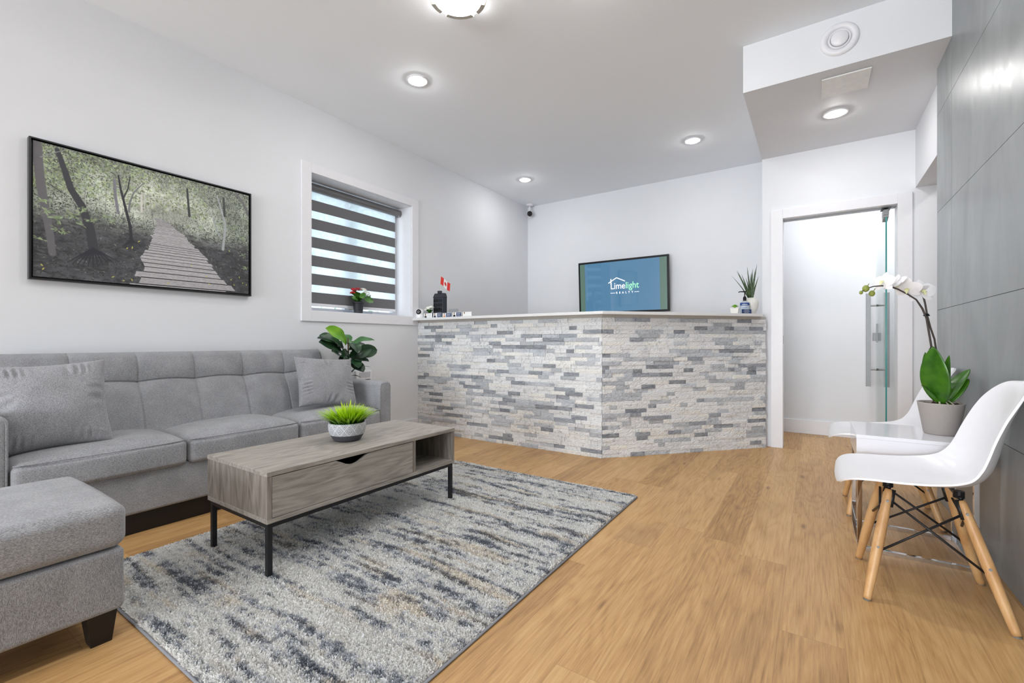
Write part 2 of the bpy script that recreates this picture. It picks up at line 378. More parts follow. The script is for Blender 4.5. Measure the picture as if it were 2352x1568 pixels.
# tiled wall
tw = thing('tile_wall', 'large dark grey concrete-look tiles cladding the right wall', 'tiled wall', (TX, 1, 0), kind='structure')
rows = [0, .565, 1.157, 1.738, 2.318, CZ-.01]
rows = [0.0, .522, 1.085, 1.648, 2.218, 2.789, CZ]
# measured joints
rows = [0.0, .546, 1.14, 1.732, 2.319, CZ]
ys = [3.733, 3.385, 2.185, .985, -.215, -1.415, -2.615, -3.815, -5.015, FY]
b = MB(); bj = MB()
for i in range(len(rows)-1):
    for j in range(len(ys)-1):
        b.box(TX, TX+.012, ys[j+1]+.0012, ys[j]-.0012, rows[i]+.0012, rows[i+1]-.0012)
b.build('porcelain_tiles', 'tile', tw); B(TX+.003, .66, FY, 3.732, 0, CZ).build('backing_board', 'tilejoint', tw)
# baseboards
struct(B(WX, WX+.015, FY, 3.41, 0, .142).build('baseboard_left', 'trim', bevel=.003), 'white baseboard along the wall behind the sofa', 'baseboard')
struct(B(-.27, 2.0, 5.552, 5.567, 0, .142).build('baseboard_corridor', 'trim', bevel=.003), 'white baseboard seen through the glass doorway', 'baseboard')

# window
wn = thing('window_1', 'white framed window in a deep reveal above the sofa end', 'window', (WX, 2.77, wz0), kind='structure')
b = MB(); c = .088
b.box(WX, WX+.018, wy0-c, wy0, wz0-c, wz1+.078); b.box(WX, WX+.018, wy1, wy1+c, wz0-c, wz1+.078)
b.box(WX, WX+.018, wy0, wy1, wz1, wz1+.078); b.box(WX, WX+.018, wy0, wy1, wz0-c, wz0)
b.build('window_casing', 'trim', wn, bevel=.002)
b = MB(); e = .004
b.box(WX-.235, WX, wy0, wy0+e, wz0, wz1); b.box(WX-.235, WX, wy1-e, wy1, wz0, wz1); b.box(WX-.235, WX, wy0+e, wy1-e, wz1-e, wz1); b.box(WX-.235, WX, wy0+e, wy1-e, wz0, wz0+e)
b.build('window_reveal', 'trim', wn)
FX = WX-.235
b = MB(); fw = .045
b.box(FX-.05, FX+.005, wy0+e, wy0+fw, wz0+e, wz1-e); b.box(FX-.05, FX+.005, wy1-fw, wy1-e, wz0+e, wz1-e)
b.box(FX-.05, FX+.005, wy0+fw, wy1-fw, wz1-fw, wz1-e); b.box(FX-.05, FX+.012, wy0+fw, wy1-fw, wz0+e, wz0+fw)
b.box(FX-.05, FX+.002, 2.70, 2.745, wz0+fw, wz1-fw)
b.build('window_frame', 'trim', wn, bevel=.002)
B(FX-.028, FX-.022, wy0+fw, wy1-fw, wz0+fw, wz1-fw).build('glass_pane', 'glass_win', wn)

# striped day-night blind
BX = -3.665
bl = thing('zebra_blind', 'grey and sheer striped zebra blind lowered in the window', 'blind', (BX, 2.75, 2.3))
b = MB(); pr = []
for k in range(13):
    a = PI*.5-PI*1.0*k/12; pr.append((.0+.032*math.cos(a)*1.1, .037*math.sin(a)))
b.prism([(BX+p[0]+.0, 2.303+p[1]) for p in pr]+[(BX-.022, 2.266), (BX-.022, 2.34)], 2.212, 3.322, plane='xz')
b.build('cassette', plain('cassette_grey', (120,119,120), .25, .3), bl, smooth=False, bevel=.001)
b = MB(); ztop = 2.275; zb = [(2.195,2.10),(2.032,1.938),(1.87,1.775),(1.708,1.613),(1.547,1.45),(1.384,1.288)]
cur = ztop
for z1, z0 in zb:
    b.box(BX-.0008, BX+.0008, 2.225, 3.266, z1, cur, 1); b.box(BX-.0008, BX+.0008, 2.225, 3.266, z0, z1, 0); cur = z0
b.build('striped_fabric', ['blind', 'sheer'], bl)
B(BX-.01, BX+.008, 2.225, 3.268, 1.262, 1.288).build('bottom_rail', 'white_plastic', bl, bevel=.004)
MB().tube([(BX+.02, 3.30, 2.30), (BX+.021, 3.302, 1.8), (BX+.02, 3.30, 1.45)], .0022, 6).build('pull_cord', 'white_plastic', bl)

# door 1: pivoted glass door, open inwards
d1 = thing('door_1', 'frameless clear glass door standing open in white casing', 'door', (.16, DY, 0), kind='structure')
b = MB(); cy0, cy1 = DY-.02, DY
b.box(dx0-.092, dx0, cy0, cy1, 0, 2.125); b.box(dx1, dx1+.09, cy0, cy1, 0, 2.125); b.box(dx0, dx1, cy0, cy1, dz1, 2.125)
b.build('door_casing', 'trim', d1, bevel=.002)
b = MB(); b.box(dx0-.03, dx0, DY, DY+.15, 0, dz1); b.box(dx1, dx1+.03, DY, DY+.15, 0, dz1); b.box(dx0-.03, dx1+.03, DY, DY+.15, dz1, dz1+.03)
b.build('door_jamb', 'trim', d1)
b = MB(); b.box(dx0, dx1, DY+.045, DY+.10, dz1-.006, dz1); b.build('head_track', 'steel', d1)
GX = .489; gy0, gy1 = 4.765, 5.47
g = MB(); g.box(GX-.005, GX+.005, gy0+.001, gy1, .012, 2.005); gp = g.build('glass_panel', 'glass_door', d1)
g = MB(); g.box(GX-.0055, GX+.0055, gy0-.001, gy0+.001, .012, 2.005); g.build('polished_edge', 'glass_edge', d1)
g = MB(); g.box(GX-.018, GX+.018, gy0-.004, gy0+.11, 1.982, 2.03); g.prism([(gy0-.004, 1.982), (gy0+.11, 1.982), (gy0+.10, 1.945), (gy0+.07, 1.945), (gy0-.004, 1.966)], GX-.017, GX+.017, plane='yz')
g.build('pivot_clamp', 'steel', d1, bevel=.003)
g = MB(); g.tube([(GX, gy0+.03, 2.02), (GX, gy0+.03, dz1)], .008, 10); g.box(GX-.03, GX+.03, gy0-.03, gy0+.1, dz1-.0095, dz1-.006); g.build('pivot_pin', 'black_metal', d1)
hy = 5.37; h = MB()
for sgn in (-1, 1):
    xx = GX+sgn*.068; h.box(xx-.018, xx+.018, hy-.008, hy+.008, .53, 1.40)
    for zz in (.69, 1.285): h.tube([(GX+sgn*.003, hy, zz), (xx, hy, zz)], .0085, 10)
h.build('pull_handle', 'steel', d1, bevel=.0015)
h = MB()
for zz in (.69, 1.285): h.tube([(GX-.008, hy, zz), (GX+.008, hy, zz)], .010, 12)
h.build('handle_washer', 'black_metal', d1)
h = MB(); h.box(GX-.032, GX+.028, hy+.01, hy+.05, .955, 1.03); h.build('lock_body', 'steel', d1, bevel=.003)
h = MB(); h.box(GX-.010, GX+.004, hy-.004, hy+.008, .94, 1.115); h.build('lock_lever', 'steel', d1, bevel=.002)
B(dx0-.001, dx0+.0015, DY+.06, DY+.085, .93, 1.0).build('strike_plate', 'steel', d1)

# ------------------------------------------------------------------ lamps
def downlight(x, y, z, label, r=.062, mat='lamp'):
    l = thing('recessed_light', label, 'ceiling light', (x, y, z), 'recessed ceiling lamps')
    MB().lathe([(r, -.001), (r+.016, -.002), (r+.018, -.006), (r+.012, -.009), (r, -.008)], (x, y, z), 40).build('trim_ring', 'white_plastic', l, smooth=True)
    MB().lathe([(0, -.023), (r*.35, -.022), (r*.65, -.018), (r*.88, -.012), (r+.001, -.006)], (x, y, z), 40).build('diffuser', mat, l, smooth=True)
    return l
downlight(-2.486, 2.435, CZ, 'recessed ceiling lamp nearest the camera, above the window')
downlight(-2.923, 4.655, CZ, 'recessed ceiling lamp close to the corner security camera', mat='lamp_soft')
downlight(-.989, 4.661, CZ, 'recessed ceiling lamp on the main ceiling left of the bulkhead', mat='lamp_soft')
downlight(.129, 4.033, SOF, 'recessed lamp set in the underside of the bulkhead', mat='lamp_soft')
for x, y, lb in ((-.95, 2.2, 'recessed ceiling lamp just above the frame, over the open floor'), (-.7, -.1, 'unseen ceiling lamp added as fill directly above the photographer'), (-1.7, .6, 'unseen ceiling lamp added as fill above the near end of the rug'), (-.1, 1.0, 'unseen ceiling lamp added to brighten the floor, chairs and stone'),
                 (-2.6, -2.0, 'unseen fill lamp added behind the photographer, on the picture side'), (-.7, -2.0, 'unseen fill lamp added behind the photographer, on the tiled side'), (-2.6, -4.2, 'unseen fill lamp added by the front wall, picture side'), (-.7, -4.2, 'unseen fill lamp added by the front wall, tiled side')):
    downlight(x, y, CZ, lb, mat='lamp_main' if y > 2 else ('lamp' if y > -1 else 'lamp_soft'))  # all but the first are unseen lamps added to even out the light
downlight(.35, 5.05, 2.62, 'unseen lamp added to brighten the corridor beyond the glass door', .062)
downlight(1.2, 5.05, 2.62, 'unseen lamp added to brighten the far end of the corridor', .062)
downlight(1.3, 4.0, 2.6, 'unseen lamp added to brighten the side hall', .05)  # corridor and hall lamps are unseen, added for brightness
fx, fy = -1.64, 1.91; R0 = .157
fl = thing('flush_ceiling_light', 'round flush ceiling light with nickel ring at top edge', 'ceiling light', (fx, fy, CZ))
MB().lathe([(R0*.8, 0), (R0*.8, -.02), (R0*.97, -.022), (R0*.985, -.066), (R0*.9, -.072), (0, -.076)], (fx, fy, CZ), 64).build('diffuser', 'flush', fl, smooth=True)
for k in range(3):
    a0 = math.radians(125+k*120)
    for (s0, s1) in ((-31, 31), (45, 75)):
        b = MB(); n = 16
        prof = [(R0*.84, -.079), (R0*1.0, -.077), (R0*1.03, -.066), (R0*1.03, -.006), (R0*1.005, -.006), (R0*1.0, -.064), (R0*.84, -.074)]
        def fn(u, v, s0=s0, s1=s1, a0=a0, prof=prof):
            a = a0+math.radians(s0+(s1-s0)*u); q = v*(len(prof)); i = int(q+1e-9) % len(prof); r, hh = prof[i]
            return (fx+r*math.cos(a), fy+r*math.sin(a), CZ+hh)
        b.grid(fn, n, len(prof)); b.build('ring_segment', 'nickel', fl)

# vent on bulkhead face, access panel on soffit, security camera
v = thing('round_air_vent', 'round white air valve on the bulkhead face', 'vent', (.127, 3.37, 2.775))
MB().lathe([(.098, 0), (.098, .006), (.090, .015), (.074, .019), (.064, .012), (.060, .004), (.058, 0)], (.127, 3.37, 2.775), 56, (0,-1,0)).build('outer_ring', 'trim', v, smooth=True)
MB().lathe([(.058, .0), (.056, .012), (.052, .014), (.047, .008), (.046, .002)], (.127, 3.37, 2.775), 56, (0,-1,0)).build('inner_ring', 'trim', v, smooth=True)
MB().lathe([(.044, .004), (.044, .018), (.040, .022), (0, .024)], (.127, 3.37, 2.775), 56, (0,-1,0)).build('centre_disc', 'trim', v, smooth=True)
MB().lathe([(.06, .001), (0, .001)], (.127, 3.37, 2.775), 40, (0,-1,0)).build('valve_throat', plain('vent_shadow_grey', (170,170,174), .8), v)
p = thing('access_panel', 'square white access panel on the underside of the bulkhead', 'panel', (.165, 3.59, SOF))
B(.04, .29, 3.465, 3.722, SOF-.012, SOF-.004).build('panel_cover', plain('panel_warm_white', (242,242,240), .5), p, bevel=.002); B(.05, .28, 3.475, 3.712, SOF-.004, SOF).build('panel_frame', 'trim', p)
cx, cy, cz = -3.405, 5.55, 2.79
s_ = thing('security_camera', 'small white bullet security camera in the upper room corner', 'security camera', (cx, cy, CZ))
MB().lathe([(.052, 0), (.052, -.01), (.03, -.022), (0, -.022)], (cx, cy, CZ), 28).build('mount_base', 'white_plastic', s_, smooth=True)
MB().tube([(cx, cy, CZ-.02), (cx, cy, cz+.03)], .012, 12).build('mount_arm', 'white_plastic', s_, smooth=True)
dv = Vector((0-cx, 0-cy, .95-cz)).normalized(); c0 = Vector((cx, cy, cz))
MB().lathe([(0, -.05), (.032, -.05), (.038, -.04), (.040, .045), (.037, .055)], c0, 32, dv).build('camera_body', 'white_plastic', s_, smooth=True)
MB().lathe([(.036, .050), (.034, .052), (.012, .052), (.010, .049), (0, .049)], c0, 32, dv).build('lens_face', 'black_plastic', s_, smooth=False)
sd = dv.cross(Vector((0,0,1))).normalized()
for q in (-1, 1): MB().sphere(tuple(c0+dv*.052+sd*.024*q), .003, 8, 6).build('infrared_led', 'steel', s_)

# ------------------------------------------------------------------ picture
def paint_forest(W=760, H=505):
    rs = np.random.RandomState(5); yy, xx = np.mgrid[0:H, 0:W]; s = xx/(W-1); t_ = yy/(H-1)
    def vn(nx, ny, seed):
        r = np.random.RandomState(seed).rand(ny+2, nx+2); gx = s*nx; gy = t_*ny; ix = gx.astype(int); iy = gy.astype(int); fx_ = gx-ix; fy_ = gy-iy
        fx_ = fx_*fx_*(3-2*fx_); fy_ = fy_*fy_*(3-2*fy_)
        return (r[iy,ix]*(1-fx_)+r[iy,ix+1]*fx_)*(1-fy_)+(r[iy+1,ix]*(1-fx_)+r[iy+1,ix+1]*fx_)*fy_
    def Mp(cx_, cy_):
        xi = (cx_-276)/(2110-276.); hh = 1178-322*xi; y0 = 128+492*xi; s_v = xi*860/((1-xi)*1182+xi*860); return s_v*(W-1), (cy_-y0)/hh*(H-1)
    n = .5*vn(9,6,1)+.3*vn(40,26,2)+.2*vn(160,100,3)
    gl = np.exp(-(((s-.52)/.26)**2+((t_-.27)/.22)**2))
    top = np.array([150,158,146.]); pale = np.array([214,218,204.]); low = np.array([74,74,78.])
    k = np.clip((t_-.42)/.2, 0, 1)[..., None]
    img = (top+(pale-top)*gl[..., None])*(1-k)+low*k
    img *= (.55+.9*n)[..., None]
    def dab(x, y, a, b_, ang, c, al=1):
        R = int(max(a, b_))+2; x0, x1 = max(0, int(x)-R), min(W, int(x)+R+1); y0, y1 = max(0, int(y)-R), min(H, int(y)+R+1)
        if x1 <= x0 or y1 <= y0: return
        X = xx[y0:y1, x0:x1]-x; Y = yy[y0:y1, x0:x1]-y; ca, sa = math.cos(ang), math.sin(ang); U = (X*ca+Y*sa)/a; V = (-X*sa+Y*ca)/b_
        m_ = (np.clip(1.3-(U*U+V*V), 0, 1)*al)[..., None]; img[y0:y1, x0:x1] = img[y0:y1, x0:x1]*(1-m_)+np.array(c)*m_
    def line(pts, w0, w1, c, al=1):
        for i in range(len(pts)-1):
            (xa, ya), (xb, yb) = pts[i], pts[i+1]; L = max(1, int(math.hypot(xb-xa, yb-ya)/1.5))
            for q in range(L):
                f_ = q/L; g_ = (i+f_)/(len(pts)-1); ww = w0+(w1-w0)*g_; cc = np.array(c)*(.97+.06*rs.rand())
                dab(xa+(xb-xa)*f_, ya+(yb-ya)*f_, ww, ww, 0, cc, al)
                if ww > 4: dab(xa+(xb-xa)*f_+ww*(rs.rand()-.5)*1.5, ya+(yb-ya)*f_, 1.2, 2.5, 0, cc*(.55+.95*rs.rand()), .8)
    # far trunks
    for i in range(46):
        x = rs.rand()*W; y0 = H*(.1+.25*rs.rand()); y1 = H*(.42+.1*rs.rand()); g_ = 90+rs.rand()*110
        line([(x, y0), (x+rs.randn()*8, (y0+y1)/2), (x+rs.randn()*10, y1)], .8, 1.6, (g_, g_, g_*.97), .7)
    # leaf dabs of the canopy
    for i in range(9000):
        x = rs.rand()*W; y = H*(rs.rand()**1.2)*.52; d = math.exp(-(((x/W-.52)/.3)**2+((y/H-.28)/.25)**2)); b_ = rs.rand()
        sz = (3.6-2.2*d)*(.6+.8*rs.rand()); lum = .38+.75*b_+.35*d
        c = np.array([140, 152, 120])*lum if rs.rand() < .5 else np.array([168,176,164])*lum
        if rs.rand() < .35: c = c*.42
        dab(x, y, sz, sz*.42, rs.rand()*3.1, np.clip(c, 0, 240), .85)
    for i in range(1300):
        x = W*rs.rand()**1.3*.75; y = H*.34*rs.rand(); c = np.array([168,184,138])*(.55+.6*rs.rand()); sz = 4+3.5*rs.rand()
        dab(x, y, sz, sz*.38, rs.rand()*3.1, np.clip(c, 0, 235), .9)
    for i in range(700):
        x = rs.rand()*W; y = H*(.50+.5*rs.rand()); c = np.array([1,1,1.03])*(30+95*rs.rand()**1.6); sz = 6+12*rs.rand()
        dab(x, y, sz, sz*.3, rs.rand()*.8-.4, c, .45)
    for i in range(3400):
        x = rs.rand()*W; y = H*(.42+.58*rs.rand()); b_ = rs.rand(); c = np.array([58,60,60])*(.45+1.3*b_)
        if rs.rand() < .22*(1.25-y/H): c = np.array([140,152,132])*(.6+.6*b_)
        sz = 1.5+3.5*rs.rand()
        dab(x, y, sz, sz*.45, rs.rand()*3.1, c, .7)
    for i in range(420):
        x = rs.rand()*W; y = H*(.48+.45*rs.rand()); a = rs.rand()*3.1; L = 10+rs.rand()*25
        line([(x, y), (x+L*.5*math.cos(a), y+L*.5*math.sin(a)-4), (x+L*math.cos(a), y+L*math.sin(a))], .7, .5, (96,98,100), .6)
    P_ = lambda L: [Mp(*q) for q in L]
    line(P_([(305,150),(330,420),(360,620),(395,800),(420,950),(440,1120)]), 13, 10, (104,102,106), .75)
    line(P_([(480,210),(540,380),(600,560),(690,700),(760,900),(790,1080)]), 7, 15, (58,58,64), .9)
    for a in range(-5, 6):
        line(P_([(785,1070),(785+a*22,1130),(785+a*44,1190+abs(5-abs(a))*10)]), 4, 1.5, (42,44,52), .8)
    line(P_([(1000,440),(1020,560),(1060,720),(1100,880),(1110,1000)]), 3, 6, (44,44,50), .95)
    line(P_([(1210,510),(1130,590),(1095,680),(1090,760)]), 2, 4, (120,122,124), .9)
    line(P_([(1100,450),(1080,560),(1040,640)]), 2, 3, (52,52,56), .9)
    for a in range(-4, 5): line(P_([(1110,990),(1110+a*18,1050),(1110+a*28,1070)]), 2.5, 1, (40,42,48), .8)
    line(P_([(965,480),(975,620),(1000,770)]), 5, 5, (126,126,134), .7)
    line(P_([(1195,610),(1198,760)]), 4, 4, (214,212,206), .8); line(P_([(1222,650),(1222,730)]), 2, 2, (206,204,198), .8)
    line(P_([(1585,560),(1595,690),(1605,800)]), 4, 5, (58,60,60), .85); line(P_([(1840,620),(1870,720),(1910,860),(1905,960),(1890,1090)]), 3, 6, (168,172,176), .9)
    line(P_([(1800,790),(1840,930),(1880,1000)]), 2, 4, (160,164,166), .8); line(P_([(1895,640),(1905,800)]), 5, 5, (64,66,64), .8)
    line(P_([(2000,600),(2060,680),(2108,790)]), 6, 7, (112,112,112), .8)
    line(P_([(340,275),(450,240),(570,212)]), 2.5, 1.2, (140,142,140), .9); line(P_([(400,500),(520,580),(560,610)]), 2, 1.2, (70,70,72), .9)
    for i in range(8):
        x = 300+i*55; line(P_([(x, 760), (x+120, 700+rs.rand()*60)]), 1.3, .8, (150,150,140), .7)
    # boardwalk
    Lf = P_([(1296,806),(1330,850),(1310,900),(1300,960),(1262,1060),(1190,1150),(1225,1230),(1205,1300),(1172,1372)])
    Rt = P_([(1320,806),(1430,850),(1480,900),(1560,960),(1640,1060),(1740,1150),(1800,1230),(1860,1310),(1966,1450)])
    ly = np.array([p[1] for p in Lf]); lx = np.array([p[0] for p in Lf]); ry = np.array([p[1] for p in Rt]); rx = np.array([p[0] for p in Rt])
    y = max(ly[0], ry[0])+0; j = 0
    while y < H:
        f_ = (y-ly[0])/(H-ly[0]); th = 2.6+f_**1.8*33
        jl = rs.randn()*(2+12*f_*(rs.rand() < .4)); jr = rs.randn()*(2+8*f_)
        for r_ in range(int(y), min(H, int(y+th-max(.7, th*.13)))):
            a = int(np.interp(r_, ly, lx)+jl); e_ = int(np.interp(r_, ry, rx)+jr); a = max(0, a); e_ = min(W, e_)
            if e_ > a:
                g_ = (196+8*rs.randn()-16*f_); row = g_*(.86+.22*vn_row(rs, e_-a)); img[r_, a:e_] = np.stack([row, row*.985, row*1.0], -1)
        yb = int(y+th)-1
        if yb < H:
            a = max(0, int(np.interp(yb, ly, lx))); e_ = min(W, int(np.interp(yb, ry, rx))); img[max(0, yb-max(0, int(th*.13))):yb+1, a:e_] *= .30
        y += th; j += 1
    # bright leaf clusters on the left
    for (cx_, cy_, nn, sz) in ((360,650,9,9),(460,800,10,11),(600,780,12,9),(700,740,14,8),(780,830,12,8),(920,800,10,7),(480,900,7,9),(330,980,8,8),(690,860,8,7),(960,840,9,6),(400,740,8,9),(540,930,7,8),(1580,880,10,5),(1700,900,12,5),(1980,900,12,6),(2060,1000,12,7),(2080,1240,9,8),(2060,1140,8,7),(1860,870,10,5)):
        X, Y = Mp(cx_, cy_)
        for q in range(nn):
            a = rs.rand()*6.28; r_ = rs.rand()*sz*2.6; g_ = .75+.35*rs.rand()
            dab(X+r_*math.cos(a), Y+r_*.7*math.sin(a), sz*.8, sz*.30, a+rs.randn()*.4, np.array([152,172,128])*g_, .92)
    for (cx_, cy_) in ((350,1210),(362,1243),(1075,1070),(1118,1066),(1175,1012),(1045,1352),(1115,1345),(1425,1378),(1748,1322),(1775,1385),(1620,1225),(2030,1330),(2060,1380),(2090,1395),(1985,1395),(1960,1350),(955,1318),(1945,1100)):
        X, Y = Mp(cx_, cy_); dab(X, Y, 4.5+2*rs.rand(), 2.2, rs.rand()*3, (202,196,98), .95)
    return np.clip(img, 8, 245)
def vn_row(rs, n):
    k = rs.rand(n//6+3); return np.interp(np.arange(n)/6., np.arange(len(k)), k)
def paint_mesh(name, attr, img, fpos, mat, parent):
    """regular grid whose vertices carry the print colours"""
    H, W = img.shape[:2]; jj, ii = np.mgrid[0:H, 0:W]; P = fpos(ii/(W-1), jj/(H-1)).reshape(-1, 3); o_ = np.array(WL[parent.name]); P = P-o_
    a = (jj[:-1, :-1]*W+ii[:-1, :-1]).ravel(); F = np.stack([a, a+W, a+W+1, a+1], -1)
    me = bpy.data.meshes.new(name); me.vertices.add(len(P)); me.vertices.foreach_set('co', P.ravel().astype('f'))
    me.loops.add(F.size); me.loops.foreach_set('vertex_index', F.ravel().astype('i')); me.polygons.add(len(F))
    me.polygons.foreach_set('loop_start', np.arange(0, F.size, 4, dtype='i')); me.update(calc_edges=True)
    c = img.reshape(-1, 3)/255.; c = np.where(c <= .04045, c/12.92, ((c+.055)/1.055)**2.4); c = np.concatenate([c, np.ones((len(c), 1))], 1)
    at = me.color_attributes.new(attr, 'FLOAT_COLOR', 'POINT'); at.data.foreach_set('color', c.ravel().astype('f'))
    me.materials.append(M[mat]); me.polygons.foreach_set('use_smooth', [True]*len(me.polygons))
    ob = bpy.data.objects.new(name, me); COL.objects.link(ob); ob.parent = parent; WL[ob.name] = tuple(o_); return ob
py0, py1, pz0, pz1 = .566, 1.703, 1.283, 2.040
pic = thing('framed_picture', 'framed forest boardwalk photograph hanging above the sofa', 'picture', (WX+.02, (py0+py1)/2, pz0))
b = MB(); T = .008; xb, xf = WX+.003, WX+.042
b.box(xb, xf, py0, py0+T, pz0, pz1); b.box(xb, xf, py1-T, py1, pz0, pz1); b.box(xb, xf, py0+T, py1-T, pz1-T, pz1); b.box(xb, xf, py0+T, py1-T, pz0, pz0+T); b.box(xb, xb+.012, py0+T, py1-T, pz0+T, pz1-T)
b.build('picture_frame', plain('frame_black', (24,25,28), .35), pic, bevel=.001)
g_ = .016
B(xb+.012, xf-.0085, py0+g_, py1-g_, pz0+g_, pz1-g_).build('canvas_block', 'black_wood', pic)
paint_mesh('canvas_print', 'print', paint_forest(), lambda u, v_: np.stack([np.full_like(u, xf-.0075), py0+g_+(py1-py0-2*g_)*u, pz1-g_-(pz1-pz0-2*g_)*v_], -1), 'print', pic)

# ------------------------------------------------------------------ sofa
sf = thing('sofa', 'long grey fabric three-seat sofa with tufted back against the left wall', 'sofa', (-3.1, 1.35, 0))
XF, XB = -2.77, -3.455; Y0, Y1 = .285, 2.425; AW = .112
b = MB(); b.softbox(XB+.01, XF, Y0+AW, Y1-AW, .10, .315, .018, step=.1)
b.build('base', 'fabric', sf, smooth=True)
def arm(y0, y1):
    a = MB(); a.softbox(XB+.02, XF+.004, y0, y1, .10, .632, .022, step=.05, fn=lambda q, u: q+np.array([0,0,.012*(1-u[1]**2)*(u[2] > .5)]))
    o = a.build('armrest', 'fabric', sf, smooth=True)
    pth = []
    for q in np.linspace(.12, .605, 12): pth.append((XF+.001, y0+.008, q))
    for q in np.linspace(0, 1, 8): pth.append((XF+.001, y0+.016+(y1-y0-.032)*q, .622+.008*math.sin(PI*q)))
    for q in np.linspace(.605, .12, 12): pth.append((XF+.001, y1-.008, q))
    MB().tube(pth, .0035, 6).build('piping', 'fabric', o, smooth=True)
arm(Y0, Y0+AW); arm(Y1-AW, Y1)
cy = [Y0+AW, 1.034, 1.658, Y1-AW]
for i in range(3):
    ya, yb = cy[i]+.003, cy[i+1]-.003
    def puff(q, u, i=i):
        fr = max(0, u[0]); return q+np.array([.012*(1-u[1]**2)*(abs(u[2]) < .8)*(u[0] > .9), 0, -.006*fr**3+ .004*math.sin(q[1]*9+i)*(u[2] > 0)])
    a = MB(); a.softbox(-3.24, XF+.028, ya, yb, .306, .438, .030, crown=.032, step=.03, fn=puff)
    o = a.build('seat_cushion', 'fabric_h', sf, smooth=True)
    pth = [(XF+.028-.006-.010*(abs(q)**8)+.011*(1-q*q), (ya+yb)/2+(yb-ya)/2*.985*q, .430) for q in np.linspace(-1, 1, 30)]
    MB().tube(pth, .0028, 6).build('piping', 'fabric_p', o, smooth=True)
    pth = [(XF+.028-.006-.010*(abs(q)**8)+.011*(1-q*q), (ya+yb)/2+(yb-ya)/2*.985*q, .316) for q in np.linspace(-1, 1, 30)]
    MB().tube(pth, .0028, 6).build('piping', 'fabric_p', o, smooth=True)
# tufted back
yb0, yb1 = Y0+AW-.02, 2.158; zb0, zb1 = .40, .888
seams = [.39+.2888*k for k in range(0, 8)]
def back(u, v_):
    y = yb0+(yb1-yb0)*u; z = zb0+(zb1-zb0)*v_
    lean = -3.118-.165*v_
    dy = min(abs(y-s) for s in seams[1:6]); ph = ((y-seams[0]) % .2888)/.2888; bow = .012*math.sin(PI*ph)
    zh = .715+bow; dz = z-zh
    h_ = .014*(1-math.exp(-abs(dz)/.04))+.010*(1-math.exp(-dy/.030))+.010*(1-math.exp(-(dy*dy+dz*dz)/.0035))
    h_ += .007*math.sin(PI*min(1, max(0, (z-zb0)/(zh-zb0)))) if z < zh else .010*math.sin(PI*min(1, (z-zh)/(zb1-zh)))
    h_ -= .006*math.exp(-(dy/.004)**2)+.007*math.exp(-(dz/.004)**2)
    ev = max(0, (z-zb1+.03)/.03); h_ -= .028*ev**2.2; ee = max(0, (y-yb1+.03)/.03, (yb0+.03-y)/.03); h_ -= .03*ee**2.2
    return (lean+h_-.03, y, z)
a = MB(); NU, NV = 520, 150; a.grid(back, NU, NV)
base = len(a.v); idx_top = [NV*(NU+1)+i for i in range(NU+1)]
for i in idx_top: x_, y_, z_ = a.v[i]; a.v.append((XB+.01, y_, z_-.004))
for k in range(NU): a.f.append((idx_top[k], idx_top[k+1], base+k+1, base+k)); a.mi.append(0)
b2 = len(a.v)
for k in range(NU+1): a.v.append((XB, a.v[base+k][1], .12))
for k in range(NU): a.f.append((base+k, base+k+1, b2+k+1, b2+k)); a.mi.append(0)
for side, col_ in ((0, 0), (NU, NU)):
    lp = [j*(NU+1)+col_ for j in range(NV+1)]+[base+col_, b2+col_]; a.f.append(tuple(lp if side else reversed(lp))); a.mi.append(0)
a.build('backrest', 'fabric', sf, smooth=True)
B(XB+.04, XF-.022, Y0+.03, Y1-.03, .002, .10).build('shade_block', 'black_wood', sf)  # black block added to stand in for the dark shade under the sofa
for (x, y) in ((XF-.09, Y0+.08), (XF-.09, Y1-.08), (XB+.1, Y0+.08), (XB+.1, Y1-.08)):
    l = MB(); l.add([(x-.032,y-.032,.10),(x+.032,y-.032,.10),(x+.032,y+.032,.10),(x-.032,y+.032,.10),(x-.022,y-.022,0),(x+.022,y-.022,0),(x+.022,y+.022,0),(x-.022,y+.022,0)],
        [(0,1,2,3),(7,6,5,4),(0,4,5,1),(1,5,6,2),(2,6,7,3),(3,7,4,0)]).build('leg', 'black_wood', sf)

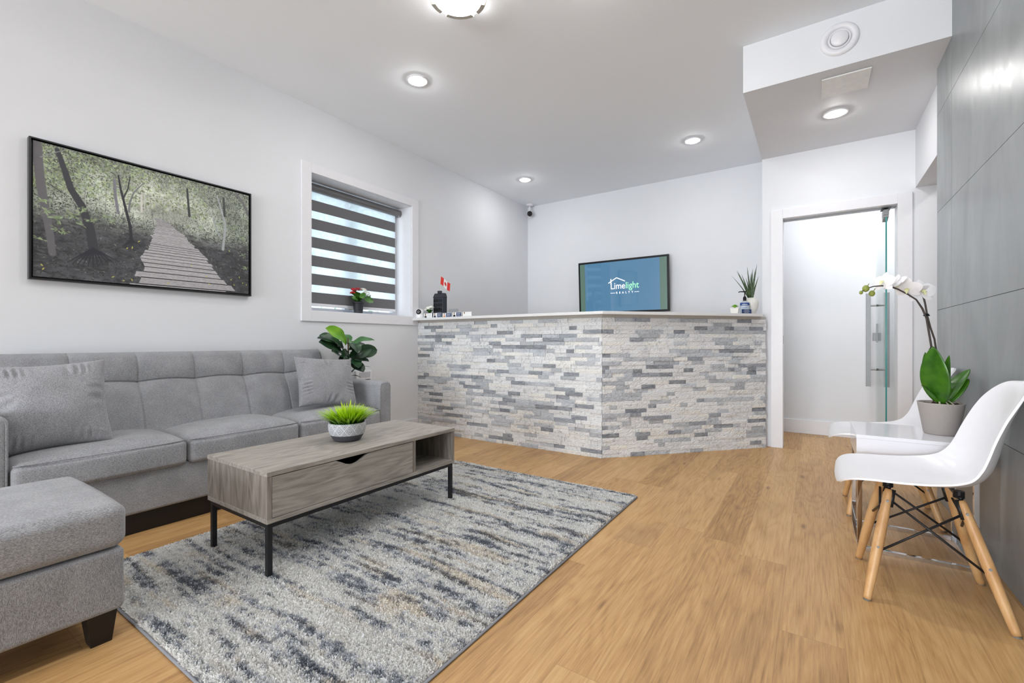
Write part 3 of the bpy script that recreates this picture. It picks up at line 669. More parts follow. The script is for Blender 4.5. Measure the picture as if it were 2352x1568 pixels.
def pillow(name, label, c, ex, ey, w_, h_, th, seed, group=None):
    """c centre, ex = right axis, ey = up axis"""
    ex = Vector(ex).normalized(); ey = Vector(ey); ey = (ey-ex*ey.dot(ex)).normalized(); ez = ex.cross(ey); rs = np.random.RandomState(seed); c = Vector(c)
    wr = [(rs.rand()*6.28, .6+.4*rs.rand(), 9+14*rs.rand(), rs.rand()*6) for _ in range(10)]
    b = MB()
    for sg in (1, -1):
        def fn(u, v_, sg=sg):
            p, q = 2*u-1, 2*v_-1
            p_ = math.sin(p*PI/2)*.35+p*.65; q_ = math.sin(q*PI/2)*.35+q*.65
            px = p_*(1-.075*(1-abs(q_)**2.2)); 
            pin = .085; X = p_*(1-pin*(1-q_**4)*0-pin*math.cos(q_*PI/2)*.9); Y = q_*(1-pin*math.cos(p_*PI/2)*.9)
            e_ = (max(0, 1-p_**2)*max(0, 1-q_**2)); d = e_**.42
            ed = max(abs(p_), abs(q_)); wk = 0
            if ed > .62:
                ang = (q_ if abs(p_) > abs(q_) else p_); k = (ed-.62)/.38; amp = max(0, .5+.5*math.sin(ang*5.3+seed*1.7+(2 if abs(p_) > abs(q_) else 0)))**1.5; wk = .0085*amp*math.sin(ang*34+seed+3*math.sin(ang*5+seed)+k*2.2)*k*(1-k)*3.2
            wk += .006*math.sin(p_*5+seed)*math.sin(q_*4+seed*2)*d
            return tuple(c+ex*(X*w_/2)+ey*(Y*h_/2)+ez*(sg*(th/2*d+wk*min(1, e_*6))))
        b.grid(fn, 64, 64)
        if sg < 0:
            k = len(b.f)//2; b.f[k:] = [tuple(reversed(q)) for q in b.f[k:]]
    o = b.build(name, 'fabric_p', None, origin=tuple(c-ey*h_/2), smooth=True)
    bm = bmesh.new(); bm.from_mesh(o.data); bmesh.ops.remove_doubles(bm, verts=bm.verts, dist=.0004); bm.to_mesh(o.data); bm.free()
    tag(o, label, 'cushion', group); return o
pillow('throw_pillow', 'plump grey throw pillow leaning at the left sofa end', (-2.975, .565, .648), (.17, 1, .06), (-.34, -.13, 1), .40, .42, .17, 3)
pillow('throw_pillow', 'square grey throw pillow at the right sofa end beside the armrest', (-2.985, 2.005, .655), (.12, 1, -.07), (-.38, .10, 1), .44, .37, .14, 8)

# ottoman
ot = thing('ottoman', 'grey fabric ottoman with loose cushion in front of the sofa', 'ottoman', (-2.12, .17, 0))
ox0, ox1, oy0, oy1 = -2.405, -1.838, -.20, .515
b = MB(); b.softbox(ox0, ox1, oy0, oy1, .098, .293, .016, step=.1); b.build('base', 'fabric', ot, smooth=True)
b = MB(); b.softbox(ox0-.004, ox1+.006, oy0-.004, oy1+.006, .296, .432, .034, crown=.010, step=.05, fn=lambda q, u: q+np.array([.006*(1-u[1]**2)*u[0], .006*(1-u[0]**2)*u[1], 0])*(1 if abs(u[2]) < .8 else .3))
b.build('top_cushion', 'fabric_h', ot, smooth=True)
for (x, y, qx, qy) in ((ox1-.015, oy1-.015, -1, -1), (ox0+.015, oy1-.015, 1, -1), (ox1-.015, oy0+.015, -1, 1), (ox0+.015, oy0+.015, 1, 1)):
    t0, t1 = .075, .052
    l = MB(); l.add([(x,y,.098),(x+qx*t0,y,.098),(x+qx*t0,y+qy*t0,.098),(x,y+qy*t0,.098),(x+qx*.005,y+qy*.012,0),(x+qx*(.005+t1),y+qy*.012,0),(x+qx*(.005+t1),y+qy*(.012+t1),0),(x+qx*.005,y+qy*(.012+t1),0)],
        [(0,1,2,3),(7,6,5,4),(0,4,5,1),(1,5,6,2),(2,6,7,3),(3,7,4,0)]).build('leg', 'black_wood', ot, bevel=.002)

# ------------------------------------------------------------------ rug
rx0, rx1, ry0, ry1 = -2.47, -.895, .555, 2.705
rg = thing('area_rug', 'shaggy striped rug in cream, grey and beige under the coffee table', 'rug', (-1.7, 1.6, 0))
def fbm(X, Y, seed, oct_=4):
    out = np.zeros_like(X); a = .5; tot = 0
    for o in range(oct_):
        r = np.random.RandomState(seed+o).rand(257, 257); gx = (X*2**o) % 256; gy = (Y*2**o) % 256; ix = gx.astype(int); iy = gy.astype(int); fx_ = gx-ix; fy_ = gy-iy
        fx_ = fx_*fx_*(3-2*fx_); fy_ = fy_*fy_*(3-2*fy_)
        out += a*((r[iy,ix]*(1-fx_)+r[iy,ix+1]*fx_)*(1-fy_)+(r[iy+1,ix]*(1-fx_)+r[iy+1,ix+1]*fx_)*fy_); tot += a; a *= .55
    return out/tot
def rug_z(X, Y):
    return .006+.010*fbm(X*6+9, Y*6+3, 90, 3)
N = 430000
X = rx0+.004+(rx1-rx0-.008)*RS.rand(N); Y = ry0+.004+(ry1-ry0-.008)*RS.rand(N)
edge = np.minimum(np.minimum(X-rx0, rx1-X), np.minimum(Y-ry0, ry1-Y)); hgt = (.008+.007*RS.rand(N))*np.clip(.55+edge/.02*.45, 0, 1)
az = RS.rand(N)*2*PI; tl = .003+.006*RS.rand(N); la = RS.rand(N)*2*PI; wd = .0024
Zb = rug_z(X, Y)
base = np.stack([X, Y, Zb-.002], -1); tip = base+np.stack([np.cos(la)*tl, np.sin(la)*tl, hgt], -1); sd_ = np.stack([np.cos(az)*wd, np.sin(az)*wd, 0*az], -1)
tip[:, 0] = np.clip(tip[:, 0], rx0-.004, rx1+.004); tip[:, 1] = np.clip(tip[:, 1], ry0-.004, ry1+.004)
V = np.stack([base-sd_, base+sd_, tip+sd_*.8, tip-sd_*.8], 1).reshape(-1, 3); F = np.arange(4*N)
me = bpy.data.meshes.new('pile'); org = np.array(WL[rg.name]); me.vertices.add(4*N); me.vertices.foreach_set('co', (V-org).ravel().astype('f'))
me.loops.add(4*N); me.loops.foreach_set('vertex_index', F.astype('i')); me.polygons.add(N); me.polygons.foreach_set('loop_start', np.arange(0, 4*N, 4, dtype='i')); me.update(calc_edges=True)
def yarn_colour(X, Y):
    warp = .05*(fbm(X*2.2, Y*2.2, 40, 2)-.5); W_ = Y+warp
    a = fbm(X*2.6+5, W_*46+3, 60, 2); b_ = fbm(X*6.0+2, W_*100, 70, 2); c_ = fbm(X*4, W_*30+7, 80, 2); e_ = fbm(X*70, Y*70, 85, 2); g_ = fbm(X*9+4, W_*40+9, 95, 2); wh = fbm(X*1.2+8, W_*32+1, 105, 2)
    cream = np.array([255,254,250.]); lg = np.array([212,215,222.]); sl = np.array([134,139,148.]); bg = np.array([242,224,202.])
    f_ = ((a-.5)*.9+(b_-.5)*.6+(g_-.5)*.7+(e_-.5)*1.0+.605)[..., None]
    k1 = np.clip((f_-.26)/.22, 0, 1); k2 = np.clip((f_-.50)/.16, 0, 1)
    out = sl*(1-k1)+lg*k1; out = out*(1-k2)+cream*k2
    kb = (np.clip((c_-.57)/.12, 0, 1)*.42)[..., None]; out = out*(1-kb)+(bg*(.75+.25*k1))*kb
    kw = (np.clip((wh+(e_-.5)*.25-.545)/.06, 0, 1)*.9)[..., None]; return out*(1-kw)+cream*kw
c = yarn_colour(X+RS.randn(N)*.006, Y+RS.randn(N)*.003)*(.86+.26*RS.rand(N))[:, None]; c = np.clip(c, 0, 255)/255.; c = ((c+.055)/1.055)**2.4
c = np.concatenate([c, np.ones((N, 1))], 1); c4 = np.repeat(c[:, None], 4, 1); at = me.color_attributes.new('yarn', 'FLOAT_COLOR', 'POINT'); at.data.foreach_set('color', c4.ravel().astype('f'))
me.materials.append(M['yarn']); ob = bpy.data.objects.new('pile', me); COL.objects.link(ob); ob.parent = rg
H_, W_ = 430, 320
def rpos(u, v_):
    x = rx0+(rx1-rx0)*u; y = ry0+(ry1-ry0)*v_; ed = np.minimum(np.minimum(u, 1-u)*1.6, np.minimum(v_, 1-v_)*2.1); return np.stack([x, y, np.where(ed < .003, .002, rug_z(x, y))], -1)
jj, ii = np.mgrid[0:H_, 0:W_]; pp = rpos(ii/(W_-1), jj/(H_-1))
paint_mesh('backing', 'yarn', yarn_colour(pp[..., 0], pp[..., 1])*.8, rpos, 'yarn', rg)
b = MB()
for (a, e_) in (((rx0, ry0), (rx1, ry0)), ((rx1, ry0), (rx1, ry1)), ((rx1, ry1), (rx0, ry1)), ((rx0, ry1), (rx0, ry0))):
    b.tube([(a[0], a[1], .005), (e_[0], e_[1], .005)], .0048, 8)
b.build('edge_binding', 'binding', rg, smooth=True)

# ------------------------------------------------------------------ coffee table
ct = thing('coffee_table', 'grey oak coffee table with drawer, open shelf and black metal legs', 'coffee table', (-2.03, 1.48, 0))
tx0, tx1, ty0, ty1 = -2.290, -1.778, .935, 2.045; tz0, tz1 = .232, .436; th = .018
B(tx0, tx1, ty0, ty1, tz1-th, tz1).build('top_panel', 'grey_wood_y', ct, bevel=.001)
B(tx0+.001, tx1-.001, ty0+.001, ty1-.001, tz0, tz0+th).build('bottom_panel', 'grey_wood_y', ct, bevel=.001)
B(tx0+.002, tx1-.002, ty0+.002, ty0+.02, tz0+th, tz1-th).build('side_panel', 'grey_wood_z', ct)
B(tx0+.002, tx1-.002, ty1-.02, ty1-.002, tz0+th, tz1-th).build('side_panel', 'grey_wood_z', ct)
yd = 1.712
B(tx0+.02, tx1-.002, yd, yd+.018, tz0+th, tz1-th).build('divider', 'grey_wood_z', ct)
B(tx0+.002, tx0+.016, ty0+.02, ty1-.02, tz0+th, tz1-th).build('back_panel', 'grey_wood_y', ct)
# drawer front with scooped grip
ya, yb_ = ty0+.022, yd-.003; z0_, z1_ = tz0+th+.002, tz1-th-.003; yc = 1.335
poly = [(ya, z0_), (yb_, z0_), (yb_, z1_)]
for k in range(21):
    q = 1-2*k/20; poly.append((yc+.098*q, z1_-.034*(0.5+0.5*math.cos(PI*q))**.8))
poly.append((ya, z1_))
dr = MB().prism(poly, tx1-.018, tx1-.002, plane='yz').build('drawer_front', 'grey_wood_y', ct, bevel=.0008)
b = MB(); b.box(tx0+.03, tx1-.02, ya+.01, ya+.022, z0_, z1_-.03); b.box(tx0+.03, tx1-.02, yb_-.022, yb_-.01, z0_, z1_-.03); b.box(tx0+.03, tx0+.042, ya+.02, yb_-.02, z0_, z1_-.03); b.box(tx0+.03, tx1-.02, ya+.02, yb_-.02, z0_, z0_+.006)
b.build('drawer_box', plain('drawer_dark', (40,39,38), .8), ct)
b = MB(); b.box(tx0+.012, tx1-.010, ty0+.008, ty0+.028, tz0-.02, tz0); b.box(tx0+.012, tx1-.010, ty1-.028, ty1-.008, tz0-.02, tz0); b.box(tx0+.012, tx0+.032, ty0+.028, ty1-.028, tz0-.02, tz0); b.box(tx1-.030, tx1-.010, ty0+.028, ty1-.028, tz0-.02, tz0)
b.build('metal_frame', 'black_metal', ct, bevel=.001)
for x in (tx0+.012, tx1-.030):
    for y in (ty0+.008, ty1-.028): B(x, x+.020, y, y+.020, .012, tz0-.02).build('leg', 'black_metal', ct, bevel=.001)

# grass planter on the table
gx, gy, gz = -2.03, 1.485, tz1
gp_ = thing('potted_grass', 'tuft of bright green artificial grass in patterned grey bowl on coffee table', 'plant', (gx, gy, gz))
bowlp = [(0, .0), (.058, .0), (.068, .006), (.085, .035), (.093, .060), (.094, .082), (.090, .094), (.085, .095), (.083, .085), (.06, .08), (0, .08)]
W2, H2 = 400, 90; Wp = []
pr = np.array(bowlp); seglen = np.concatenate([[0], np.cumsum(np.hypot(*np.diff(pr, axis=0).T))]); seglen /= seglen[-1]
imgb = np.zeros((H2, W2, 3)); jj, ii = np.mgrid[0:H2, 0:W2]; vv = jj/(H2-1); hz = np.interp(vv, seglen, pr[:, 1]); rr = np.interp(vv, seglen, pr[:, 0]); th_ = ii/(W2-1)*12
lx = (th_ % 1)-.5; lz = ((hz-.035)/.055)-.5
d1_ = np.abs(lx)+np.abs(lz)*.9; d2_ = np.abs(((th_+.5) % 1)-.5)+np.abs(lz)*.9
lines = (np.abs(np.sin(d1_*17)) > .62) | (np.abs(d2_-.5) < .05)
band = (hz > .033) & (rr > .08) & (vv < .72)
imgb[:] = (70, 70, 77); imgb[band] = (122, 124, 132); imgb[band & lines] = (206, 208, 212)
def bpos(u, v_):
    h0 = np.interp(v_, seglen, pr[:, 1]); r0 = np.interp(v_, seglen, pr[:, 0]); a = u*2*PI; return np.stack([gx+r0*np.cos(a), gy+r0*np.sin(a), gz+h0], -1)
bo = paint_mesh('bowl', 'glaze', imgb, bpos, 'bowl', gp_)
b = MB(); rs = np.random.RandomState(4)
for k in range(560):
    a = rs.rand()*6.28; r = .072*math.sqrt(rs.rand()); bx, by = gx+r*math.cos(a), gy+r*math.sin(a)
    out = (r/.072)**1.3*(.082+.03*rs.rand()); L = (.088+.055*rs.rand())*(1-.22*(r/.072)); da = a+rs.randn()*.35; w0 = .0028+.0014*rs.rand(); sx_, sy_ = -math.sin(da+rs.randn()*.6), math.cos(da+rs.randn()*.6)
    vs = []
    for i in range(6):
        q = i/5; x = bx+math.cos(da)*out*q**1.3; y = by+math.sin(da)*out*q**1.3; z_ = gz+.082+L*(q-.12*q*q*(out/.1)*3.0); ww = w0*(1-q**1.6)+.0002
        vs += [(x-sx_*ww, y-sy_*ww, z_), (x+sx_*ww, y+sy_*ww, z_)]
    b.add(vs, [(2*i, 2*i+1, 2*i+3, 2*i+2) for i in range(5)])
b.build('grass_blades', 'grass', gp_)

# ------------------------------------------------------------------ reception counter
Ac = np.array([-1.435, 3.465]); Bc = np.array([-.365, 4.640]); Lc = np.array([WX, 3.435])
nA = np.array([0, -1.]); dB = (Bc-Ac)/np.linalg.norm(Bc-Ac); nB = np.array([dB[1], -dB[0]])
rc = thing('reception_counter', 'angled reception counter clad in pale split-face stone', 'counter', (-1.9, 3.7, 0))
def offpoly(off):
    """front line of the counter moved out by off: left end, mitre, right end"""
    def isect(p, d, q, e): m_ = np.array([[d[0], -e[0]], [d[1], -e[1]]]); t0 = np.linalg.solve(m_, q-p); return p+d*t0[0]
    dA = (Ac-Lc)/np.linalg.norm(Ac-Lc); nA_ = np.array([dA[1], -dA[0]]); p0 = Lc+nA_*off; pm = isect(p0, dA, Bc+nB*off, dB)
    pl = isect(p0, dA, np.array([WX, 0.]), np.array([0, 1.])); prr = Bc+nB*off; return pl, pm, prr
f0 = offpoly(-.012); bk = offpoly(-.16)
MB().prism([tuple(f0[0]), tuple(f0[1]), tuple(f0[2]), tuple(bk[2]), tuple(bk[1]), tuple(bk[0])], 0, 1.147).build('counter_core', 'trim', rc)
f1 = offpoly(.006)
MB().prism([tuple(f1[0]), tuple(f1[1]), tuple(f1[2]), tuple(bk[2]), tuple(bk[1]), tuple(bk[0])], 1.147, 1.168).build('top_rail', plain('filler_overhang_shade', (176,172,165), .6), rc)  # greige tint stands in for the shade under the overhang
def stones(p, q, name, seed, miter_end):
    rs = np.random.RandomState(seed); p = np.array(p); q = np.array(q); L = np.linalg.norm(q-p); d = (q-p)/L; n_ = np.array([d[1], -d[0]])
    vs = []; fs = []; tones = []; nr = 35; rh = 1.146/nr; base = 0
    for r in range(nr):
        s = -rs.rand()*.12; z0 = r*rh
        while s < L:
            ln = rs.choice([.07, .11, .15, .19, .24], p=[.14,.26,.28,.2,.12])*(.85+.3*rs.rand()); a = max(s, 0); e_ = min(s+ln, L); s += ln
            if e_-a < .004: continue
            zz0, zz1 = z0+.0003, z0+rh-.0003
            if r % 2 == 0 and rs.rand() < .035 and r < nr-1: zz1 = zz1+0
            dep = .002+.012*rs.rand(); g_ = rs.rand()
            if g_ < .46: col_ = np.array([238,239,240])*(.93+.07*rs.rand())
            elif g_ < .60: col_ = np.array([240,238,232])*(.95+.06*rs.rand())
            elif g_ < .86: col_ = np.array([188,193,200])*(.88+.16*rs.rand())
            else: col_ = np.array([122,128,138])*(.86+.3*rs.rand())
            nx = max(2, int((e_-a)/.012)); nz = 4; rough = .0014
            for j in range(nz+1):
                for i in range(nx+1):
                    ed = (i in (0, nx)) or (j in (0, nz)); dd = dep+(rs.rand()-.5)*2*rough-(.0010 if ed else 0)
                    ss = a+.0004+(e_-a-.0008)*i/nx; pt = p+d*ss+n_*dd; vs.append((pt[0], pt[1], zz0+(zz1-zz0)*j/nz)); tones.append(col_)
            for j in range(nz):
                for i in range(nx):
                    k = base+j*(nx+1)+i; fs.append((k, k+1, k+nx+2, k+nx+1))
            rim = [base+i for i in range(nx+1)]+[base+j*(nx+1)+nx for j in range(1, nz+1)]+[base+nz*(nx+1)+i for i in range(nx-1, -1, -1)]+[base+j*(nx+1) for j in range(nz-1, 0, -1)]
            nb = base+(nx+1)*(nz+1); m_ = len(rim)
            for k in rim:
                x, y, z_ = vs[k]; sloc = (x-p[0])*d[0]+(y-p[1])*d[1]; pt = p+d*sloc-n_*.012; vs.append((pt[0], pt[1], z_)); tones.append(col_*.8)
            for k in range(m_): fs.append((rim[k], nb+k, nb+(k+1) % m_, rim[(k+1) % m_]))
            base = len(vs)
    mb = MB(); mb.add(vs, fs); o = mb.build(name, 'stone', rc)
    me = o.data; c = np.array(tones)/255.; c = ((c+.055)/1.055)**2.4; c = np.concatenate([c, np.ones((len(c), 1))], 1)
    at = me.color_attributes.new('tone', 'FLOAT_COLOR', 'POINT'); at.data.foreach_set('color', c.ravel().astype('f')); return o
fm = offpoly(0)
stones(fm[0], fm[1], 'stone_cladding', 3, True); stones(fm[1], fm[2], 'stone_cladding', 9, False)
s1 = offpoly(.10); s2 = offpoly(-.28)
rend = s1[2]+dB*(-.115)
rpoly = [tuple(s1[0]), tuple(s1[1]), tuple(rend), tuple(rend-nB*.06+dB*.02), (-.385, 4.675), (-.40, 4.695), tuple(s2[2]+dB*.02), tuple(s2[1]), tuple(s2[0])]
ctp = MB().prism(rpoly, 1.168, 1.192).build('countertop', 'stonetop', None, origin=(-1.5, 3.6, 1.168), bevel=.0015)
tag(ctp, 'thin white quartz ledge running along the top of the stone counter', 'countertop')

# ------------------------------------------------------------------ television
TVY = 5.585
tv = thing('television', 'flat-screen television on the back wall showing a realty logo', 'television', (-2.03, TVY, 1.31))
tlt = math.radians(3.2); tw_, thh = 1.182, .678; tcx = -2.03; tz = 1.318
def tvp(a, h_, d=0):   # a along width 0..1, h_ height in metres, d towards the room
    return (tcx-tw_/2+a*tw_, TVY-.012-h_*math.sin(tlt)-d*math.cos(tlt), tz+h_*math.cos(tlt)-d*math.sin(tlt))
def tvbox(a0, a1, h0, h1, d0, d1):
    return [tvp(a0,h0,d0), tvp(a1,h0,d0), tvp(a1,h0,d1), tvp(a0,h0,d1), tvp(a0,h1,d0), tvp(a1,h1,d0), tvp(a1,h1,d1), tvp(a0,h1,d1)]
FB = [(0,1,2,3),(7,6,5,4),(0,4,5,1),(1,5,6,2),(2,6,7,3),(3,7,4,0)]
MB().add(tvbox(.02,.98,.02,.66,-.012,.014), FB).build('back_housing', 'black_plastic', tv)
b = MB(); bw = .020; ba = bw/tw_
b.add(tvbox(0, ba, 0, thh, 0, .022), FB).add(tvbox(1-ba*1.3, 1, 0, thh, 0, .022), FB).add(tvbox(ba, 1-ba*1.3, thh-.024, thh, 0, .022), FB).add(tvbox(ba, 1-ba*1.3, 0, .022, 0, .022), FB)
b.build('bezel', 'black_plastic', tv)
scn = MB(); 
scn.add(tvbox(ba, 1-ba*1.3, .022, thh-.024, .012, .016), FB, 0).build('screen', ['scr_green'], tv)
MB().add(tvbox(.075, .905, .022, thh-.024, .0155, .0163), FB).build('screen_image', 'scr_blue', tv)
B(-2.2, -1.85, TVY-.005, BY-.002, 1.45, 1.8).build('wall_bracket', 'black_metal', tv)
def tvtext(txt, a, h_, size, mat, sp=1.0, sx=1.0):
    cu = bpy.data.curves.new('txt', 'FONT'); cu.body = txt; cu.size = size; cu.space_character = sp; cu.extrude = 0; cu.offset = .0006
    o = bpy.data.objects.new('txt', cu); COL.objects.link(o); dg = bpy.context.evaluated_depsgraph_get(); me = bpy.data.meshes.new_from_object(o.evaluated_get(dg))
    bpy.data.objects.remove(o); vs = [v.co.copy() for v in me.vertices]; fs = [tuple(p.vertices) for p in me.polygons]; bpy.data.meshes.remove(me)
    mb = MB(); mb.add([tvp(a+v.x*sx/tw_, h_+v.y, .0172) for v in vs], fs); mb.build('logo_text', mat, tv); return max(v.x for v in vs)*sx/tw_
LA, LH = .372, .305; LS = .115
w1 = tvtext('Lime', LA, LH, LS, 'scr_white', 1.0, .88)
w2 = tvtext('light', LA+w1+.004, LH, LS, 'scr_lime', 1.0, .88)
tot = w1+w2+.004
tvtext('REALTY', LA+tot*.20, LH-.062, .036, 'scr_white', 2.1, 1.0)
def tvline(p0, p1, w_, mat, nm='logo_mark'):
    (a0, h0), (a1, h1) = p0, p1; dx, dh = (a1-a0)*tw_, h1-h0; L = math.hypot(dx, dh); nx, nh = -dh/L*w_/2, dx/L*w_/2
    q = [tvp(a0+nx/tw_, h0+nh, .0172), tvp(a1+nx/tw_, h1+nh, .0172), tvp(a1-nx/tw_, h1-nh, .0172), tvp(a0-nx/tw_, h0-nh, .0172)]; return q
for nm, segs in (('logo_chimney', [((LA+.008, LH+.06), (LA+.008, LH+.13), .013)]), ('logo_roof', [((LA-.022, LH+.078), (LA+.072, LH+.142), .011), ((LA+.072, LH+.142), (LA+.165, LH+.092), .011)]),
                 ('logo_line', [((LA, LH-.05), (LA+tot*.17, LH-.05), .005)]), ('logo_line', [((LA+tot*.84, LH-.05), (LA+tot, LH-.05), .005)])):
    b = MB()
    for p0, p1, w_ in segs: b.add(tvline(p0, p1, w_, None), [(3,2,1,0)])
    b.build(nm, 'scr_white', tv)


# ------------------------------------------------------------------ leaf builder
def leaf(mb, base, tip, up, width, fold=.25, droop=0., n=10, shape='oval', wave=0, mi=0, curl=0):
    base = Vector(base); tip = Vector(tip); d = tip-base; L = d.length; dn = d.normalized(); up = Vector(up); side = dn.cross(up)
    if side.length < 1e-4: side = dn.orthogonal()
    side.normalize(); nn = side.cross(dn).normalized(); vs = []; fs = []; K = 6
    for i in range(n+1):
        q = i/n
        if shape == 'oval': w_ = math.sin(PI*q**.85)**.7
        elif shape == 'fiddle': w_ = (.30*math.sin(PI*min(1, q*1.9))**.8 if q < .25 else 0)+math.sin(PI*q**1.45)**.55*(.95 if q > .12 else q/.12*.95)
        elif shape == 'tongue': w_ = (q/.25)**.6*.9 if q < .25 else (.9+.1*math.sin((q-.25)/.75*PI) if q < .75 else math.sqrt(max(0, 1-((q-.75)/.25)**2))*.97)
        else: w_ = (1-q)**.8*min(1, .7+q*2)
        w_ = max(.02, w_)*width/2; c0_ = base+d*q+nn*(math.sin(PI*q)*droop*L)
        for k in range(K+1):
            a = 2*k/K-1; off = nn*(abs(a)*fold*w_*1.2-curl*a*a*w_+wave*width*math.sin(q*14+k*1.3)*abs(a)); vs.append(c0_+side*(a*w_)+off)
    for i in range(n):
        for k in range(K): fs.append((i*(K+1)+k, i*(K+1)+k+1, (i+1)*(K+1)+k+1, (i+1)*(K+1)+k))
    mb.add(vs, fs, mi)

# fiddle leaf plant behind the sofa arm
fp = thing('fiddle_leaf_plant', 'dark green fiddle-leaf plant standing behind the right sofa arm', 'plant', (-3.30, 2.66, 0))
MB().lathe([(0, 0), (.10, 0), (.13, .26), (.135, .28), (.125, .28), (.12, .25), (0, .25)], (-3.30, 2.66, 0), 36).build('plant_pot', 'ceramic', fp, smooth=True)
MB().lathe([(.121, .252), (0, .255)], (-3.30, 2.66, 0), 24).build('soil', 'soil', fp)
MB().tube([(-3.30, 2.64, .25), (-3.30, 2.52, .5), (-3.30, 2.425, .68), (-3.28, 2.41, .85), (-3.27, 2.40, .98)], [.012,.010,.008,.007,.005], 8).build('stem', 'branch', fp, smooth=True)
def lf(base, tip, width, mat='leaf_dark', up=(.5,-.3,1), **k):
    b = MB(); leaf(b, base, tip, up, width, n=16, shape=k.pop('shape', 'fiddle'), wave=k.pop('wave', .03), **k); b.build('leaf', mat, fp, smooth=True)
from math import radians
FL = [((-3.27,2.40,.93), (-3.20,2.185,1.065), .105, 'leaf_light', (1,-.1,.45), .12),
      ((-3.29,2.39,.90), (-3.36,2.235,1.01), .10, 'leaf_dark', (1,0,.5), .08),
      ((-3.27,2.38,.88), (-3.18,2.10,.985), .075, 'leaf_dark', (.6,0,1), .06),
      ((-3.27,2.37,.85), (-3.16,2.10,.955), .10, 'leaf_dark', (.9,.2,.6), .06),
      ((-3.27,2.36,.80), (-3.10,2.17,.885), .09, 'leaf_dark', (.8,.2,.7), .05),
      ((-3.26,2.40,.78), (-3.12,2.24,.80), .10, 'leaf_dark', (1,.3,.4), .03),
      ((-3.28,2.43,.92), (-3.38,2.50,1.02), .075, 'leaf_dark', (1,-.3,.3), .12),
      ((-3.28,2.43,.91), (-3.22,2.68,.97), .085, 'leaf_dark', (.4,-.2,1), .12),
      ((-3.28,2.43,.88), (-3.30,2.66,.92), .08, 'leaf_dark', (.7,0,.8), .10),
      ((-3.27,2.43,.84), (-3.16,2.66,.885), .11, 'leaf_dark', (1,0,.3), .12),
      ((-3.27,2.43,.82), (-3.12,2.57,.90), .09, 'leaf_dark', (1,-.4,.2), .1),
      ((-3.27,2.41,.93), (-3.12,2.43,.86), .10, 'leaf_dark', (.7,0,.7), .22),
      ((-3.27,2.42,.76), (-3.13,2.55,.79), .10, 'leaf_dark', (.4,-.1,1), .14),
      ((-3.27,2.42,.77), (-3.10,2.47,.705), .10, 'leaf_dark', (1,-.1,.4), .1),
      ((-3.27,2.42,.80), (-3.10,2.42,.74), .10, 'leaf_dark', (1,-.1,.6), .12),
      ((-3.28,2.44,.83), (-3.38,2.60,.83), .09, 'leaf_dark', (1,0,.5), .1),
      ((-3.28,2.43,.66), (-3.24,2.65,.735), .035, 'leaf_dark', (.1,0,1), .2),
      ((-3.28,2.42,.87), (-3.20,2.33,.83), .09, 'leaf_dark', (1,.2,.3), .05),
      ((-3.28,2.42,.66), (-3.20,2.52,.655), .03, 'leaf_dark', (.1,0,1), .1)]
for b0, t0, w0, m0, up0, dr0 in FL: lf((b0[0], b0[1]-.02, b0[2]-.005), (t0[0], t0[1]-.045, t0[2]-.01), w0*1.12, m0 if m0 != 'leaf_dark' or t0[2] < .95 or t0[1] < 2.3 else 'leaf_mid', up0, droop=dr0)

# wall box behind the arm
wb = thing('wall_box', 'white plastic electrical box on the wall behind the sofa arm', 'electrical box', (WX, 2.72, .59))
B(WX, WX+.028, 2.632, 2.808, .585, .678).build('box_body', 'white_plastic', wb, bevel=.004)
B(WX+.028, WX+.030, 2.665, 2.788, .615, .665).build('front_plate', plain('plate_grey', (200,202,208), .4), wb, bevel=.002)
B(WX+.028, WX+.029, 2.725, 2.79, .594, .600).build('slot', 'black_plastic', wb)

# ------------------------------------------------------------------ window sill plant
kx, ky, kz = -3.60, 2.755, wz0+.004
tr_ = MB().box(kx-.05, kx+.045, ky-.13, ky+.13, kz, kz+.004)
for (a, c_, e_, g_) in ((kx-.05, kx-.047, ky-.13, ky+.13), (kx+.042, kx+.045, ky-.13, ky+.13), (kx-.047, kx+.042, ky-.13, ky-.127), (kx-.047, kx+.042, ky+.127, ky+.13)): tr_.box(a, c_, e_, g_, kz+.004, kz+.028)
tag(tr_.build('plant_tray', 'gel', None, origin=(kx, ky, kz)), 'clear plastic tray under the flower pot on the window sill', 'tray')
kp = thing('kalanchoe_plant', 'small potted plant with red and white flowers on window sill', 'plant', (kx, ky, kz+.004))
z0 = kz+.0045
MB().lathe([(0, 0), (.040, 0), (.043, .03), (.047, .09), (.053, .093), (.053, .108), (.048, .108), (.046, .095), (0, .095)], (kx, ky, z0), 32).build('plant_pot', 'charcoal_pot', kp, smooth=False)
b = MB(); rs = np.random.RandomState(3)
for k in range(46):
    a = rs.rand()*6.28; el = rs.rand(); R = .04+.055*rs.rand(); bs = (kx+.01*math.cos(a), ky+.015*math.sin(a), z0+.10+.05*el)
    tp = (kx+R*.75*math.cos(a), ky+R*1.05*math.sin(a), z0+.11+.10*el-.02*(R > .08)); leaf(b, bs, tp, (0,0,1), .042+.015*rs.rand(), .2, .12, 6, 'oval')
leaf(b, (kx+.02, ky+.05, z0+.14), (kx+.02, ky+.165, z0+.125), (1,0,.4), .075, .15, .05, 8, 'oval')
leaf(b, (kx+.03, ky-.03, z0+.125), (kx+.05, ky-.11, z0+.135), (.8,0,.6), .06, .15, .1, 8, 'oval')
leaf(b, (kx+.04, ky-.02, z0+.15), (kx+.05, ky+.05, z0+.19), (1,0,.2), .05, .15, .05, 8, 'oval')
b.build('foliage', 'leaf_kal', kp, smooth=True)
